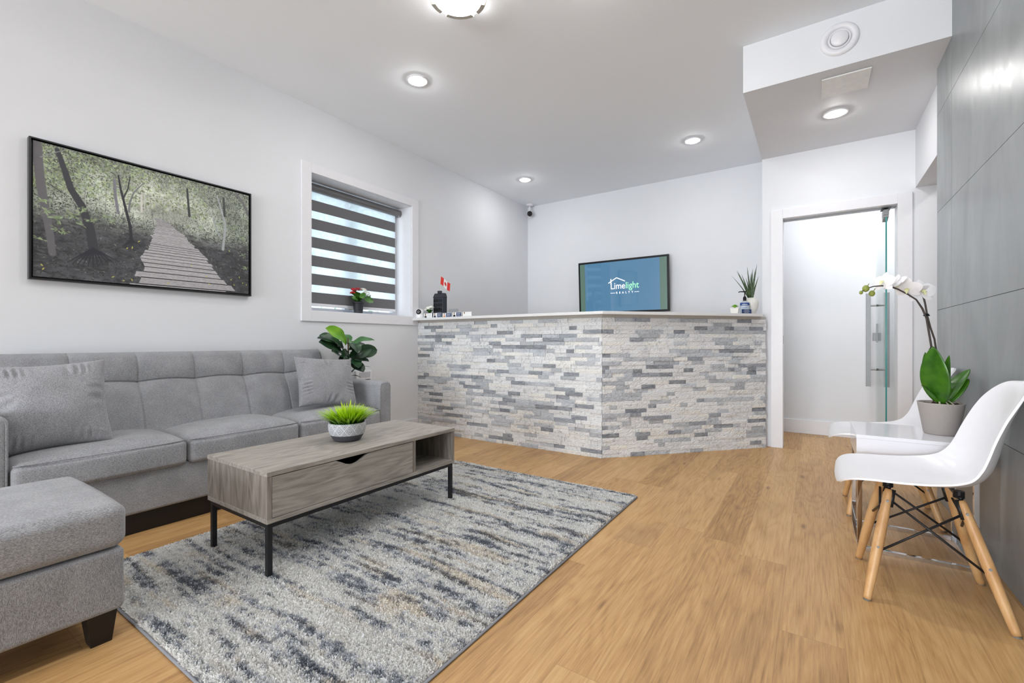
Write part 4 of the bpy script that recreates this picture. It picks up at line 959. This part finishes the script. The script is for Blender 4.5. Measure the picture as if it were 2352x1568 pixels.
def blooms(cl, nm, mat, par, r=.007, n=26, seed=1):
    rs = np.random.RandomState(seed); b = MB()
    for (x, y, z_, R) in cl:
        for k in range(n):
            a = rs.rand()*6.28; e_ = math.acos(rs.rand()); q = (x+R*math.sin(e_)*math.cos(a), y+R*math.sin(e_)*math.sin(a), z_+R*.6*math.cos(e_)); nr_ = Vector((math.sin(e_)*math.cos(a)*.6+.3, math.sin(e_)*math.sin(a), math.cos(e_)+.2))
            o1 = nr_.orthogonal().normalized(); o2 = nr_.normalized().cross(o1)
            for p_ in range(4):
                aa = p_*PI/2+rs.rand()*.3; t1 = Vector(q)+(o1*math.cos(aa)+o2*math.sin(aa))*r*1.25; leaf(b, q, t1, nr_, r*1.15, .1, .1, 3, 'oval')
    b.build(nm, mat, par)
blooms([(kx+.01, ky-.055, z0+.215, .030), (kx+.02, ky-.075, z0+.185, .022), (kx, ky-.005, z0+.225, .028)], 'red_flowers', 'redflower', kp, .009, 26, 2)
blooms([(kx+.005, ky+.050, z0+.222, .034), (kx+.01, ky+.085, z0+.20, .028), (kx+.02, ky+.105, z0+.175, .02)], 'white_flowers', 'whiteflower', kp, .009, 26, 4)

# ------------------------------------------------------------------ things on the counter, left half
TZ = 1.192
wc = thing('indoor_camera', 'white rounded indoor camera with black face at counter end', 'camera', (-3.447, 3.412, TZ))
MB().lathe([(0, 0), (.042, 0), (.045, .006), (.045, .045), (.043, .048)], (-3.447, 3.412, TZ), 32).build('camera_base', 'white_plastic', wc, smooth=True)
MB().grid(lambda u, v_: (-3.447+.045*math.sin(PI*v_/2+.0)*math.cos(2*PI*u), 3.412+.045*math.sin(PI*v_/2)*math.sin(2*PI*u), TZ+.05+.052*math.cos(PI*v_/2)**.7), 28, 14).build('camera_head', 'white_plastic', wc, smooth=True)
MB().lathe([(0, .004), (.024, .002), (.027, -.004)], (-3.428, 3.371, TZ+.068), 28, (.42,-.9,.12)).build('face_plate', 'black_plastic', wc, smooth=True)
MB().lathe([(.008, .0055), (.013, .0055), (.013, .0035)], (-3.428, 3.371, TZ+.066), 20, (.42,-.9,.12)).build('lens_ring', 'steel', wc)

wf = thing('white_flower_pot', 'small dark pot of white flowers behind the business cards', 'plant', (-3.382, 3.488, TZ))
MB().lathe([(0, 0), (.033, 0), (.041, .06), (.038, .06), (0, .055)], (-3.382, 3.488, TZ), 28).build('plant_pot', 'charcoal_pot', wf, smooth=True)
b = MB(); rs = np.random.RandomState(6)
for k in range(22):
    a = rs.rand()*6.28; leaf(b, (-3.382, 3.488, TZ+.055), (-3.382+.05*math.cos(a), 3.488+.032*math.sin(a), TZ+.07+.03*rs.rand()), (0,0,1), .03, .2, .1, 6, 'oval')
b.build('foliage', 'leaf_kal', wf, smooth=True)
blooms([(-3.39, 3.488, TZ+.105, .032), (-3.36, 3.49, TZ+.115, .026), (-3.42, 3.48, TZ+.09, .022)], 'white_flowers', 'whiteflower', wf, .009, 38, 5)

tx_, ty_ = -3.322, 3.585
tb = thing('model_house', 'black tall model townhouse figurine with rows of arched windows', 'figurine', (tx_, ty_, TZ))
hw, hd = .066, .035
b = MB(); b.box(tx_-hw, tx_+hw, ty_-hd, ty_+hd, TZ, TZ+.225); b.build('house_body', 'tower', tb, bevel=.002)
b = MB(); b.add([(tx_-hw-.004, ty_-hd-.004, TZ+.225), (tx_+hw+.004, ty_-hd-.004, TZ+.225), (tx_+hw+.004, ty_+hd, TZ+.225), (tx_-hw-.004, ty_+hd, TZ+.225),
    (tx_-hw, ty_-hd+.02, TZ+.272), (tx_+hw-.004, ty_-hd+.02, TZ+.272), (tx_+hw-.004, ty_+hd-.01, TZ+.272), (tx_-hw, ty_+hd-.01, TZ+.272)], [(3,2,1,0),(4,5,6,7),(0,1,5,4),(1,2,6,5),(2,3,7,6),(3,0,4,7)]).build('roof', 'tower', tb, bevel=.001)
B(tx_-.02, tx_+.02, ty_-.02, ty_+.01, TZ+.272, TZ+.298).build('chimney', 'tower', tb, bevel=.001)
for r in range(4):
    for c_ in range(5):
        xx_ = tx_-.050+.025*c_; zz_ = TZ+.178-.047*r
        if r == 3 and c_ in (1, 2, 3): continue
        b = MB(); poly = [(xx_-.0075, zz_), (xx_+.0075, zz_), (xx_+.0075, zz_+.022)]+[(xx_+.0075*math.cos(a), zz_+.022+.009*math.sin(a)) for a in np.linspace(.3, PI-.3, 6)]+[(xx_-.0075, zz_+.022)]
        b.prism(poly, ty_-hd-.0035, ty_-hd, plane='xz'); b.build('window', 'tower_dark', tb)
b = MB(); b.box(tx_-.040, tx_+.040, ty_-hd-.006, ty_-hd, TZ+.004, TZ+.055); b.build('shop_front', 'tower_dark', tb)
fg = thing('hand_flag', 'small red and white maple leaf flag on a stick above model house', 'flag', (tx_+.01, ty_-.005, TZ+.298))
f0_ = Vector((tx_+.002, ty_-.005, TZ+.298)); f1_ = Vector((tx_+.038, ty_-.03, TZ+.452))
MB().tube([f0_, f1_], .0016, 6).build('flag_stick', plain('stick_cream', (222,214,190), .6), fg)
fd = Vector((.135, 0, -.088)); fh = (f0_-f1_).normalized()*.082
def fpnt(u, v_): 
    q = f1_-Vector((0,0,.003))+fh*v_+fd*u+Vector((0, .010*math.sin(u*6), -.006*math.sin(u*PI)))
    return q
b = MB(); b.grid(lambda u, v_: tuple(fpnt(u*.26, v_)), 4, 4, 0); b.grid(lambda u, v_: tuple(fpnt(.26+u*.48, v_)), 6, 4, 1); b.grid(lambda u, v_: tuple(fpnt(.74+u*.26, v_)), 4, 4, 0)
b.build('flag_cloth', ['red', 'flagwhite'], fg)
ml = [(0,-1),(.12,-.62),(.42,-.78),(.34,-.42),(.86,-.46),(.74,-.2),(1,.02),(.5,.3),(.56,.52),(.08,.44),(.05,.9),(-.05,.9),(-.08,.44),(-.56,.52),(-.5,.3),(-1,.02),(-.74,-.2),(-.86,-.46),(-.34,-.42),(-.42,-.78),(-.12,-.62)]
b = MB(); b.add([tuple(fpnt(.5+p[0]*.185, .5+p[1]*.36)+Vector((0,-.0012,0))) for p in ml], [tuple(range(len(ml)))]); b.build('maple_leaf_emblem', 'red', fg)

# business cards
def card(x0, x1, z1, style, label, yy=3.375):
    c = thing('business_card_stand', label, 'business card', ((x0+x1)/2, yy, TZ), 'business cards along the counter edge')
    W_ = x1-x0; Z1 = z1
    b = MB(); b.box(x0, x1, yy+.0006, yy+.002, TZ, Z1-.004); b.box(x0, x1, yy-.016, yy+.0006, TZ, TZ+.0015); b.box(x0, x1, yy+.002, yy+.03, TZ, TZ+.0015); b.build('card_holder', 'gel', c)
    B(x0, x1, yy-.0008, yy, TZ+.0018, Z1).build('card_sheet', 'card', c)
    hh = Z1-TZ-.0018; zz = TZ+.0018; pxc = x0+W_*.20; fr = yy-.0012
    b = MB(); hairm, jm = style
    b.prism([(pxc-.014, zz), (pxc+.016, zz), (pxc+.012, zz+hh*.38), (pxc+.004, zz+hh*.46), (pxc-.006, zz+hh*.46), (pxc-.012, zz+hh*.38)], fr, fr+.0004, plane='xz'); b.build('portrait_jacket', jm, c)
    b = MB(); b.prism([(pxc-.001+.0062*math.cos(a), zz+hh*.70+hh*.22*math.sin(a)) for a in np.linspace(0, 2*PI, 14, endpoint=False)], fr-.0003, fr+.0002, plane='xz'); b.build('portrait_face', 'skin', c)
    b = MB(); b.prism([(pxc-.001+.0072*math.cos(a), zz+hh*.76+hh*.20*math.sin(a)) for a in np.linspace(-.1, PI+.1, 12)], fr-.0006, fr-.0001, plane='xz'); b.build('portrait_hair', hairm, c)
    return c, pxc, zz, hh, fr
def navy_panel(c, x0, x1, zz, hh, fr):
    B(x0, x1, fr, fr+.0003, zz+hh*.04, zz+hh*.94).build('navy_panel', 'navy', c)
    b = MB()
    for k, (a, e_) in enumerate(((.1,.9),(.15,.75),(.1,.85))): b.box(x0+(x1-x0)*a, x0+(x1-x0)*e_, fr-.0003, fr, zz+hh*(.70-.22*k), zz+hh*(.74-.22*k)+.0008)
    b.build('text_lines', 'card', c)
c1 = card(-3.352, -3.236, 1.240, ('hair','jacket2'), 'white business card with portrait in grey jacket, leftmost of the row')
b = MB(); 
for k in range(3): b.box(-3.295, -3.255, c1[4], c1[4]+.0003, c1[2]+c1[3]*(.7-.2*k), c1[2]+c1[3]*(.7-.2*k)+.001)
b.build('text_lines', plain('grey_print', (150,150,150), .6), c1[0])
c2 = card(-3.222, -3.107, 1.238, ('hair','jacket'), 'business card with portrait in blue suit and navy panel, second from left'); navy_panel(c2[0], -3.168, -3.108, c2[2], c2[3], c2[4])
c3 = card(-3.094, -2.978, 1.234, ('hair','skin'), 'business card with long-haired portrait and navy panel, middle of the row'); navy_panel(c3[0], -3.050, -2.979, c3[2], c3[3], c3[4])
c4 = card(-2.962, -2.850, 1.236, ('hair','black_plastic'), 'business card with dark-jacket portrait and navy panel, fourth from left'); navy_panel(c4[0], -2.915, -2.851, c4[2], c4[3], c4[4])
c5 = card(-2.832, -2.722, 1.236, ('hair','card'), 'pale white business card with small portrait, rightmost of the row')
ac = MB(); ac.box(-3.125, -2.995, 3.50, 3.503, TZ, 1.283); ac.box(-3.125, -2.995, 3.47, 3.5, TZ, TZ+.003)
tag(ac.build('acrylic_stand', 'gel', None, origin=(-3.06, 3.49, TZ)), 'clear acrylic stand behind the row of business cards', 'stand')

# ------------------------------------------------------------------ things on the counter, right half
vx, vy = -.475, 4.60; 
vs_ = thing('vase_plant', 'ribbed white vase with long dark spiky leaves at counter end', 'plant', (vx, vy, TZ))
def vase(u, v_):
    prof = [(0, .031), (.1, .037), (.3, .050), (.5, .059), (.7, .062), (.85, .054), (.95, .038), (1.0, .030)]
    r = np.interp(v_, [p[0] for p in prof], [p[1] for p in prof]); a = 2*PI*u; r = r*(1+.03*abs(math.sin(a*11))); return (vx+r*math.cos(a), vy+r*math.sin(a), TZ+.152*v_)
b = MB(); b.grid(vase, 176, 26); b.lathe([(0, .0), (.033, 0)], (vx, vy, TZ), 24); b.lathe([(.030, .152), (.024, .14), (0, .13)], (vx, vy, TZ), 24); b.build('ribbed_vase', 'ceramic', vs_, smooth=True)
b = MB(); rs = np.random.RandomState(12); Rt = Vector((math.cos(CAM_A), math.sin(CAM_A), 0))
for (dx_, hz_, w_, dr_, dep) in ((-.215,.225,.010,.12,.02),(-.165,.265,.016,.10,.0),(-.15,.275,.016,.07,.03),(-.095,.24,.018,.04,.04),(-.055,.305,.018,.03,-.03),(-.02,.21,.018,0,.03),(.0,.26,.018,0,-.02),(.025,.29,.018,-.02,.02),(.045,.28,.018,-.03,-.01),(.065,.33,.018,-.04,-.01),(.062,.245,.018,-.04,.03),(.08,.22,.016,-.06,-.02),(-.075,.20,.018,.05,-.06),(-.03,.24,.016,.02,-.07),(.02,.2,.016,0,.07),(-.12,.19,.014,.06,-.05)):
    base = Vector((vx, vy, TZ+.13)); w_ *= 1.35; tip = base+Rt*dx_*.8+Vector((-Rt.y, Rt.x, 0))*dep*.5+Vector((0,0,hz_)); leaf(b, base+Rt*dx_*.05, tip, (.4,-.9,.2), w_, .3, -dr_*.5 if False else dr_*.6, 12, 'blade')
b.build('spiky_leaves', 'leaf_snake', vs_, smooth=True)

sxp, syp = -.515, 4.505
hs = thing('hand_sanitizer', 'clear pump bottle of hand sanitizer with blue label beside vase', 'bottle', (sxp, syp, TZ))
b = MB(); b.lathe([(0, 0), (.036, 0), (.040, .01), (.040, .085), (.034, .105), (.016, .122), (.012, .135)], (sxp, syp, TZ), 32); b.build('bottle_body', 'gel', hs, smooth=True)
MB().lathe([(0, .002), (.034, .002), (.037, .012), (.037, .08), (.030, .098), (0, .098)], (sxp, syp, TZ), 32).build('gel_fill', plain('pale_gel', (206,214,224), .2), hs, smooth=True)
vdir = Vector((sxp, syp, 0)).normalized(); 
def lab(a0, a1, z0_, z1_, r, nm, mat):
    b = MB(); c0_ = math.atan2(-vdir.y, -vdir.x)
    b.grid(lambda u, v_: (sxp+r*math.cos(c0_+a0+(a1-a0)*u), syp+r*math.sin(c0_+a0+(a1-a0)*u), TZ+z0_+(z1_-z0_)*v_), 16, 2); b.build(nm, mat, hs, smooth=True)
lab(-1.2, 1.2, .078, .102, .0402, 'blue_label', plain('label_blue', (32,72,140), .4)); lab(-.6, .6, .084, .088, .0406, 'label_text', 'card'); lab(-.4, .5, .055, .058, .0404, 'label_script', 'navy'); lab(-.7, .6, .040, .042, .0404, 'label_script', 'navy')
b = MB(); b.tube([(sxp, syp, TZ+.12), (sxp, syp, TZ+.15)], .014, 16); b.tube([(sxp, syp, TZ+.15), (sxp, syp, TZ+.160)], [.014, .008], 16); b.tube([(sxp, syp, TZ+.155), (sxp, syp, TZ+.198)], .0045, 10); b.tube([(sxp, syp, TZ+.197), (sxp, syp, TZ+.207)], .012, 16)
p0 = Vector((sxp, syp, TZ+.202))+Rt*.012; b.tube([p0, p0-Rt*.055, p0-Rt*.068+Vector((0,0,-.006))], [.006,.0045,.004], 8); b.build('pump_head', 'black_plastic', hs, smooth=False)

def slabpt(px_off, off): return None
bc = thing('blue_card', 'small navy business card standing in front of the vase', 'business card', (-.492, 4.43, TZ))
def orient_box(mb, c, wdir, w_, t_, z0_, z1_):
    wdir = Vector((wdir[0], wdir[1], 0)).normalized(); nd = Vector((wdir.y, -wdir.x, 0)); c = Vector(c); vs = []
    for z_ in (z0_, z1_):
        for a, e_ in ((-1,-1),(1,-1),(1,1),(-1,1)): q = c+wdir*a*w_/2+nd*e_*t_/2; vs.append((q.x, q.y, z_))
    mb.add(vs, [(3,2,1,0),(4,5,6,7),(0,1,5,4),(1,2,6,5),(2,3,7,6),(3,0,4,7)])
b = MB(); orient_box(b, (-.492, 4.43, 0), dB, .098, .0015, TZ, TZ+.040); b.build('card_sheet', 'navy', bc)
b = MB(); nd_ = Vector((dB[1], -dB[0], 0))
for k, (w_, zz_) in enumerate(((.05, .031), (.06, .021), (.045, .010))): q = Vector((-.492, 4.43, 0))+nd_*.0012; orient_box(b, q, dB, w_, .0005, TZ+zz_, TZ+zz_+.0022)
b.build('text_lines', 'card', bc)
b = MB(); q = Vector((-.492, 4.43, 0))-nd_*.012; orient_box(b, q, dB, .09, .022, TZ, TZ+.002); b.build('card_base', 'gel', bc)

su = thing('succulent_pot', 'tiny green succulent in a square white pot on counter', 'plant', (-.575, 4.36, TZ))
b = MB(); ux, uy = -.575, 4.36; b.add([(ux-.028,uy-.028,TZ),(ux+.028,uy-.028,TZ),(ux+.028,uy+.028,TZ),(ux-.028,uy+.028,TZ),(ux-.036,uy-.036,TZ+.048),(ux+.036,uy-.036,TZ+.048),(ux+.036,uy+.036,TZ+.048),(ux-.036,uy+.036,TZ+.048)], [(3,2,1,0),(4,5,6,7),(0,1,5,4),(1,2,6,5),(2,3,7,6),(3,0,4,7)])
b.build('square_pot', 'ceramic', su, bevel=.004)
b = MB(); rs = np.random.RandomState(2)
for k in range(34):
    a = k*2.4; e_ = .012+.03*(k/34.); leaf(b, (ux, uy, TZ+.048), (ux+e_*math.cos(a), uy+e_*math.sin(a), TZ+.082-.022*(k/34.)), (0,0,1), .016, .35, .15, 5, 'oval')
b.build('succulent_leaves', 'leaf_succ', su, smooth=True)

# ------------------------------------------------------------------ shell chairs
def shell_profile():
    P_ = [(0.000,.400),(.004,.418),(.018,.431),(.045,.438),(.10,.437),(.17,.430),(.25,.424),(.32,.424),(.375,.434),(.415,.458),(.442,.498),(.458,.55),(.470,.61),(.484,.67),(.502,.73),(.520,.775),(.532,.795),(.545,.806)]
    P_ = np.array(P_); d = np.concatenate([[0], np.cumsum(np.hypot(*np.diff(P_, axis=0).T))]); return P_, d/d[-1], d[-1]
PP, PD, PLEN = shell_profile()
def _sm(y, k=13):
    ker = np.hanning(k+2)[1:-1]; ker /= ker.sum(); a = np.concatenate([2*y[0]-y[k:0:-1], y, 2*y[-1]-y[-2:-k-2:-1]]); return np.convolve(a, ker, 'same')[k:-k]
VV = np.linspace(0, 1, 161)
SX = _sm(np.interp(VV, PD, PP[:, 0])); SZ = _sm(np.interp(VV, PD, PP[:, 1]))
SW = _sm(np.interp(VV, [0, .1, .3, .45, .55, .7, .85, 1], [.205, .222, .234, .236, .228, .206, .186, .168]), 25)
SC = _sm(np.interp(VV, [0, .08, .25, .42, .55, .7, .85, 1], [-.004, .004, .022, .046, .066, .058, .038, .008]), 31)
TXv = _sm(np.gradient(SX), 17); TZv = _sm(np.gradient(SZ), 17)
def shell_pt(u, v_, off=0):
    x = np.interp(v_, VV, SX); z_ = np.interp(v_, VV, SZ); tx_ = np.interp(v_, VV, TXv); tz_ = np.interp(v_, VV, TZv); L = math.hypot(tx_, tz_); nx, nz = -tz_/L, tx_/L
    hw = np.interp(v_, VV, SW)
    s0 = v_*PLEN; s1 = (1-v_)*PLEN; rf = .085; rt = .115
    if s0 < rf: hw *= (1-(1-s0/rf)**2.2)**(1/2.2)*.5+.5
    if s1 < rt: hw *= (1-(1-s1/rt)**2.0)**.5*.8+.2
    cc = np.interp(v_, VV, SC)
    uu = 2*u-1; uu = math.sin(uu*PI/2)*.3+uu*.7; b_ = cc*abs(uu)**2.2
    return (x+nx*(b_+off), uu*hw, z_+nz*(b_+off))
def make_chair(loc, label, group):
    ch = thing('shell_chair', label, 'chair', loc, group)
    lx, ly, lz = loc
    P0 = lambda p: (p[0]+lx-.275, p[1]+ly, p[2]+lz)
    b = MB(); b.grid(lambda u, v_: P0(shell_pt(u, v_)), 40, 70)
    o = b.build('seat_shell', 'white_plastic', ch, smooth=True); md = o.modifiers.new('thickness', 'SOLIDIFY'); md.thickness = .007; md.offset = -1
    md = o.modifiers.new('round', 'BEVEL'); md.width = .003; md.segments = 2; md.limit_method = 'ANGLE'; md.angle_limit = 1.0
    md = o.modifiers.new('smooth', 'SUBSURF'); md.levels = 1; md.render_levels = 1
    feet = {}; tops = {}
    for sx_, (tx_, fx_) in enumerate(((-.118, -.190), (.078, .190))):
        for sy_ in (-1, 1):
            T_ = Vector((lx+tx_, ly+sy_*.098, lz+.395 if sx_ == 0 else lz+.390)); F_ = Vector((lx+fx_, ly+sy_*.190, lz+.004)); feet[sx_, sy_] = F_; tops[sx_, sy_] = T_
            pts = [T_+(F_-T_)*q for q in (0, .03, .25, .5, .75, .97, 1)]
            lg = MB().tube(pts, [.011, .0135, .0165, .0175, .0160, .0130, .0125], 18).build('leg', 'beech', ch, smooth=True)
            MB().tube([F_+Vector((0,0,.002)), F_-Vector((0,0,.004))], .0125, 14).build('foot_glide', plain('glide_grey', (120,116,112), .5), lg)
            for q in (.10, .52):
                c0_ = T_+(F_-T_)*q; MB().tube([c0_+Vector((0, sy_*.0150, 0)), c0_+Vector((0, sy_*.0188, 0))], .0045, 10).build('bolt', 'steel', lg)
    b = MB()
    for sy_ in (-1, 1):
        a = lambda sx_, q: tops[sx_, sy_]+(feet[sx_, sy_]-tops[sx_, sy_])*q
        b.tube([a(0, .10)+Vector((.012,0,0)), a(1, .58)-Vector((.010,0,0))], .0042, 8); b.tube([a(1, .12)-Vector((.012,0,0)), a(0, .56)+Vector((.010,0,0))], .0042, 8)
        for sx_ in (0, 1):
            q = 1 if sx_ == 0 else -1; b.tube([a(sx_, .02)+Vector((.014*q,0,.008)), a(sx_, .16)+Vector((.014*q,0,0))], .008, 8)
    for sx_ in (0, 1):
        b.tube([tops[sx_, -1]+Vector((0,0,.006)), tops[sx_, 1]+Vector((0,0,.006))], .007, 8)
        p_ = (tops[sx_, -1]+tops[sx_, 1])/2
        b.tube([feet[sx_, -1]*.42+tops[sx_, -1]*.58, tops[sx_, 1]*.9+feet[sx_, 1]*.1], .0042, 8); b.tube([feet[sx_, 1]*.42+tops[sx_, 1]*.58, tops[sx_, -1]*.9+feet[sx_, -1]*.1], .0042, 8)
    b.build('wire_brace', 'black_metal', ch, smooth=True)
    for sx_ in (0, 1):
        for sy_ in (-1, 1):
            t0 = tops[sx_, sy_]; MB().tube([t0+Vector((0, -sy_*.03, .002)), t0+Vector((0, -sy_*.03, .026 if sx_ == 0 else .026))], .016, 14).build('shock_mount', 'black_plastic', ch)
    return ch
ch1 = make_chair((.352, 2.300, 0), 'white shell chair with wooden legs nearest the camera', 'white shell chairs along the tiled wall')
def copy_tree(o, parent=None):
    c = o.copy(); COL.objects.link(c); c.parent = parent
    for k in [q for q in bpy.data.objects if q.parent == o]: copy_tree(k, c)
    return c
ch2 = copy_tree(ch1); ch2.location = (.348, 3.262, 0)
ch2['label'] = 'white shell chair farther back, on the far side of the glossy side table'

# ------------------------------------------------------------------ side table
stx0, stx1, sty0, sty1 = .160, .585, 2.592, 3.010; sz0, sz1 = .412, .526
st = thing('side_table', 'glossy white square side table on a chrome sled frame', 'side table', (.386, 2.80, 0))
B(stx0, stx1, sty0, sty1, sz1-.016, sz1).build('table_top', 'white_lacquer', st, bevel=.0012)
b = MB(); b.box(stx0+.001, stx1-.001, sty0+.001, sty0+.016, sz0, sz1-.016); b.box(stx0+.001, stx1-.001, sty1-.016, sty1-.001, sz0, sz1-.016); b.box(stx1-.016, stx1-.001, sty0+.016, sty1-.016, sz0, sz1-.016); b.box(stx0+.016, stx1-.016, sty0+.016, sty1-.016, sz0, sz0+.012)
b.build('drawer_case', 'white_lacquer', st, bevel=.001)
B(stx0+.001, stx0+.017, sty0+.018, sty1-.018, sz0+.002, sz1-.018).build('drawer_front', 'white_lacquer', st, bevel=.001)
q = .018; x0, x1, y0, y1 = stx0+.004, stx1-.022, sty0+.004, sty1-.035
b = MB()
for x in (x0, x1-q):
    for y in (y0, y1-q): b.box(x, x+q, y, y+q, 0, sz0)
b.box(x0+q, x1-q, y0, y0+q, 0, q); b.box(x0+q, x1-q, y1-q, y1, 0, q); b.box(x0, x0+q, y0+q, y1-q, 0, q); b.box(x1-q, x1, y0+q, y1-q, 0, q)
b.build('chrome_frame', 'chrome', st, bevel=.001)

# ------------------------------------------------------------------ orchid
px, py, pz = .483, 2.818, sz1
oc = thing('potted_orchid', 'white orchid with arching stem in a taupe pot on side table', 'plant', (px, py, pz))
MB().lathe([(0, 0), (.056, 0), (.060, .003), (.082, .140), (.083, .145), (.078, .145), (.075, .128), (0, .128)], (px, py, pz), 48).build('plant_pot', 'greige_pot', oc, smooth=True)
b = MB(); b.lathe([(.0755, .130), (.04, .136), (0, .138)], (px, py, pz), 24); rs = np.random.RandomState(9)
for k in range(60):
    a = rs.rand()*6.28; r = .07*math.sqrt(rs.rand()); b.sphere((px+r*math.cos(a), py+r*math.sin(a), pz+.136), .006+.006*rs.rand(), 6, 4, (1, .7, .5))
b.build('bark_chips', 'soil', oc)
b = MB()
for k in range(9):
    a = rs.rand()*6.28; p0 = Vector((px+.02*math.cos(a), py+.02*math.sin(a), pz+.145)); a2 = a+rs.randn()*.8
    b.tube([p0, p0+Vector((.025*math.cos(a2), .025*math.sin(a2), .012)), p0+Vector((.052*math.cos(a2), .052*math.sin(a2), -.004))], .0028, 6)
b.build('aerial_roots', plain('root_grey', (176,170,150), .8), oc, smooth=True)
def ol(base, tip, width, up, droop=.06, fold=.18, shape='oval'):
    b = MB(); leaf(b, base, tip, up, width, fold, droop, 16, shape); o = b.build('leaf', 'leaf_orchid', oc, smooth=True); md = o.modifiers.new('thickness', 'SOLIDIFY'); md.thickness = .002
fv = Vector((-.45, -.85, .1))
ol((px-.008, py-.050, pz+.140), (.441, 2.722, .928), .112, (-.6, -.8, .1), .03, .15)
ol((px+.0, py-.055, pz+.140), (.497, 2.742, .888), .052, (-.9, -.5, .1), -.02, .35)
ol((px+.008, py-.014, pz+.14), (.588, 2.86, .825), .068, (-.7, -.6, .3), .05, .2)
ol((px+.008, py-.018, pz+.135), (.580, 2.835, .782), .075, (-.4, -.6, .7), .08, .15)
ol((px-.006, py-.01, pz+.14), (.405, 2.735, .752), .042, (-.2, -.6, .8), .06, .2)
ol((px-.01, py+.014, pz+.14), (.428, 2.81, .90), .055, (-.7, -.6, .1), .05, .1)
S = [(.480,2.805,.668),(.458,2.790,.70),(.438,2.780,.745),(.435,2.776,.80),(.446,2.776,.865),(.443,2.767,.925),(.434,2.757,.985),(.424,2.750,1.055),(.408,2.740,1.10),(.385,2.724,1.14),(.352,2.702,1.165),(.315,2.678,1.188),(.285,2.658,1.20),(.255,2.637,1.203),(.225,2.616,1.200),(.195,2.597,1.190),(.180,2.587,1.176)]
MB().tube(S, [.0042]*9+[.0032]*5+[.0024]*3, 10).build('flower_stem', 'stem_dark', oc, smooth=True)
S2 = [(.486,2.81,.668),(.478,2.80,.74),(.470,2.793,.83),(.463,2.785,.90),(.455,2.776,.96),(.440,2.764,1.01),(.427,2.753,1.065),(.419,2.747,1.12),(.412,2.742,1.155)]
MB().tube(S2, .0038, 10).build('support_stake', 'stem_dark', oc, smooth=True)
b = MB()
for c_ in ((.424,2.750,1.068), (.446,2.766,.915)): c_ = Vector(c_); b.tube([c_-Rt*.014, c_+Rt*.014], .0024, 6); b.tube([c_-Rt*.007+Vector((0,0,.003)), c_+Rt*.007+Vector((0,0,.003))], .006, 8)
b.build('stem_clip', 'black_plastic', oc)
def flower(c, face, upv, size):
    fc = Vector(face).normalized(); up = Vector(upv); up = (up-fc*up.dot(fc)).normalized(); rt = up.cross(fc).normalized(); c = Vector(c); b = MB()
    def pet(ang, ln, wd_, back_=.1, droop=.08, sh='oval'):
        d = up*math.cos(ang)+rt*math.sin(ang); leaf(b, c+d*.002, c+d*ln*size-fc*back_*size, fc, wd_*size, -.10, droop, 10, sh)
    for a in (0, 2.25, -2.25): pet(a, .95, .62, .12, .06)
    for a in (1.30, -1.30): pet(a, 1.0, .98, .02, .08, 'oval')
    fo = b.build('blossom', 'orchid', oc, smooth=True)
    b = MB(); leaf(b, c+fc*.002, c-up*.34*size+fc*.30*size, fc, .26*size, .5, .15, 8, 'oval')
    for s_ in (-1, 1): leaf(b, c+fc*.002, c+rt*s_*.2*size+up*.06*size+fc*.22*size, fc, .2*size, .4, .1, 6, 'oval')
    b.sphere(tuple(c+fc*.10*size+up*.03*size), .07*size, 10, 8); b.build('lip', 'lip', fo, smooth=True)
flower((.262,2.640,1.218), (-.55,-.60,.15), (.05,0,1), .052)
flower((.305,2.668,1.215), (.35,.25,-.35), (.4,.5,.5), .052)
flower((.352,2.700,1.190), (-.30,-.75,-.45), (.15,.1,1), .056)
flower((.405,2.735,1.175), (.35,-.85,.10), (-.1,.1,1), .062)
flower((.385,2.728,1.178), (.1,-.5,-.6), (.5,.3,.8), .052)
for c_, r in (((.177,2.585,1.172), .0075), ((.195,2.597,1.190), .0135), ((.218,2.612,1.168), .012)):
    b = MB(); b.sphere(c_, r, 14, 10, (1, 1, 1.15)); b.tube([c_, (c_[0]+.012, c_[1]+.008, c_[2]+.022)], .0018, 6); b.build('bud', 'bud', oc, smooth=True)

# ------------------------------------------------------------------ outdoors beyond the blind
tro = thing('outdoor_tree', 'green tree standing outside beyond the blind', 'tree', (-7.2, 5.3, -1))
MB().tube([(-7.2, 5.3, -1), (-7.2, 5.35, 1.2), (-7.1, 5.3, 3.2)], [.16, .13, .08], 10).build('trunk', plain('bark', (84,70,58), .9), tro, smooth=True)
b = MB(); rs = np.random.RandomState(21)
for k in range(9000):
    a = rs.randn(3)*np.array([.9, 1.7, .75]); c_ = Vector((-7.2+a[0], 5.2+a[1], 3.55+a[2])); dd = Vector(rs.randn(3)).normalized()*.085; leaf(b, c_, c_+dd, tuple(rs.randn(3)), .05, .2, .1, 2, 'oval')
b.build('foliage', leafmat('tree_leaf', (110,140,105), (175,200,165)), tro)
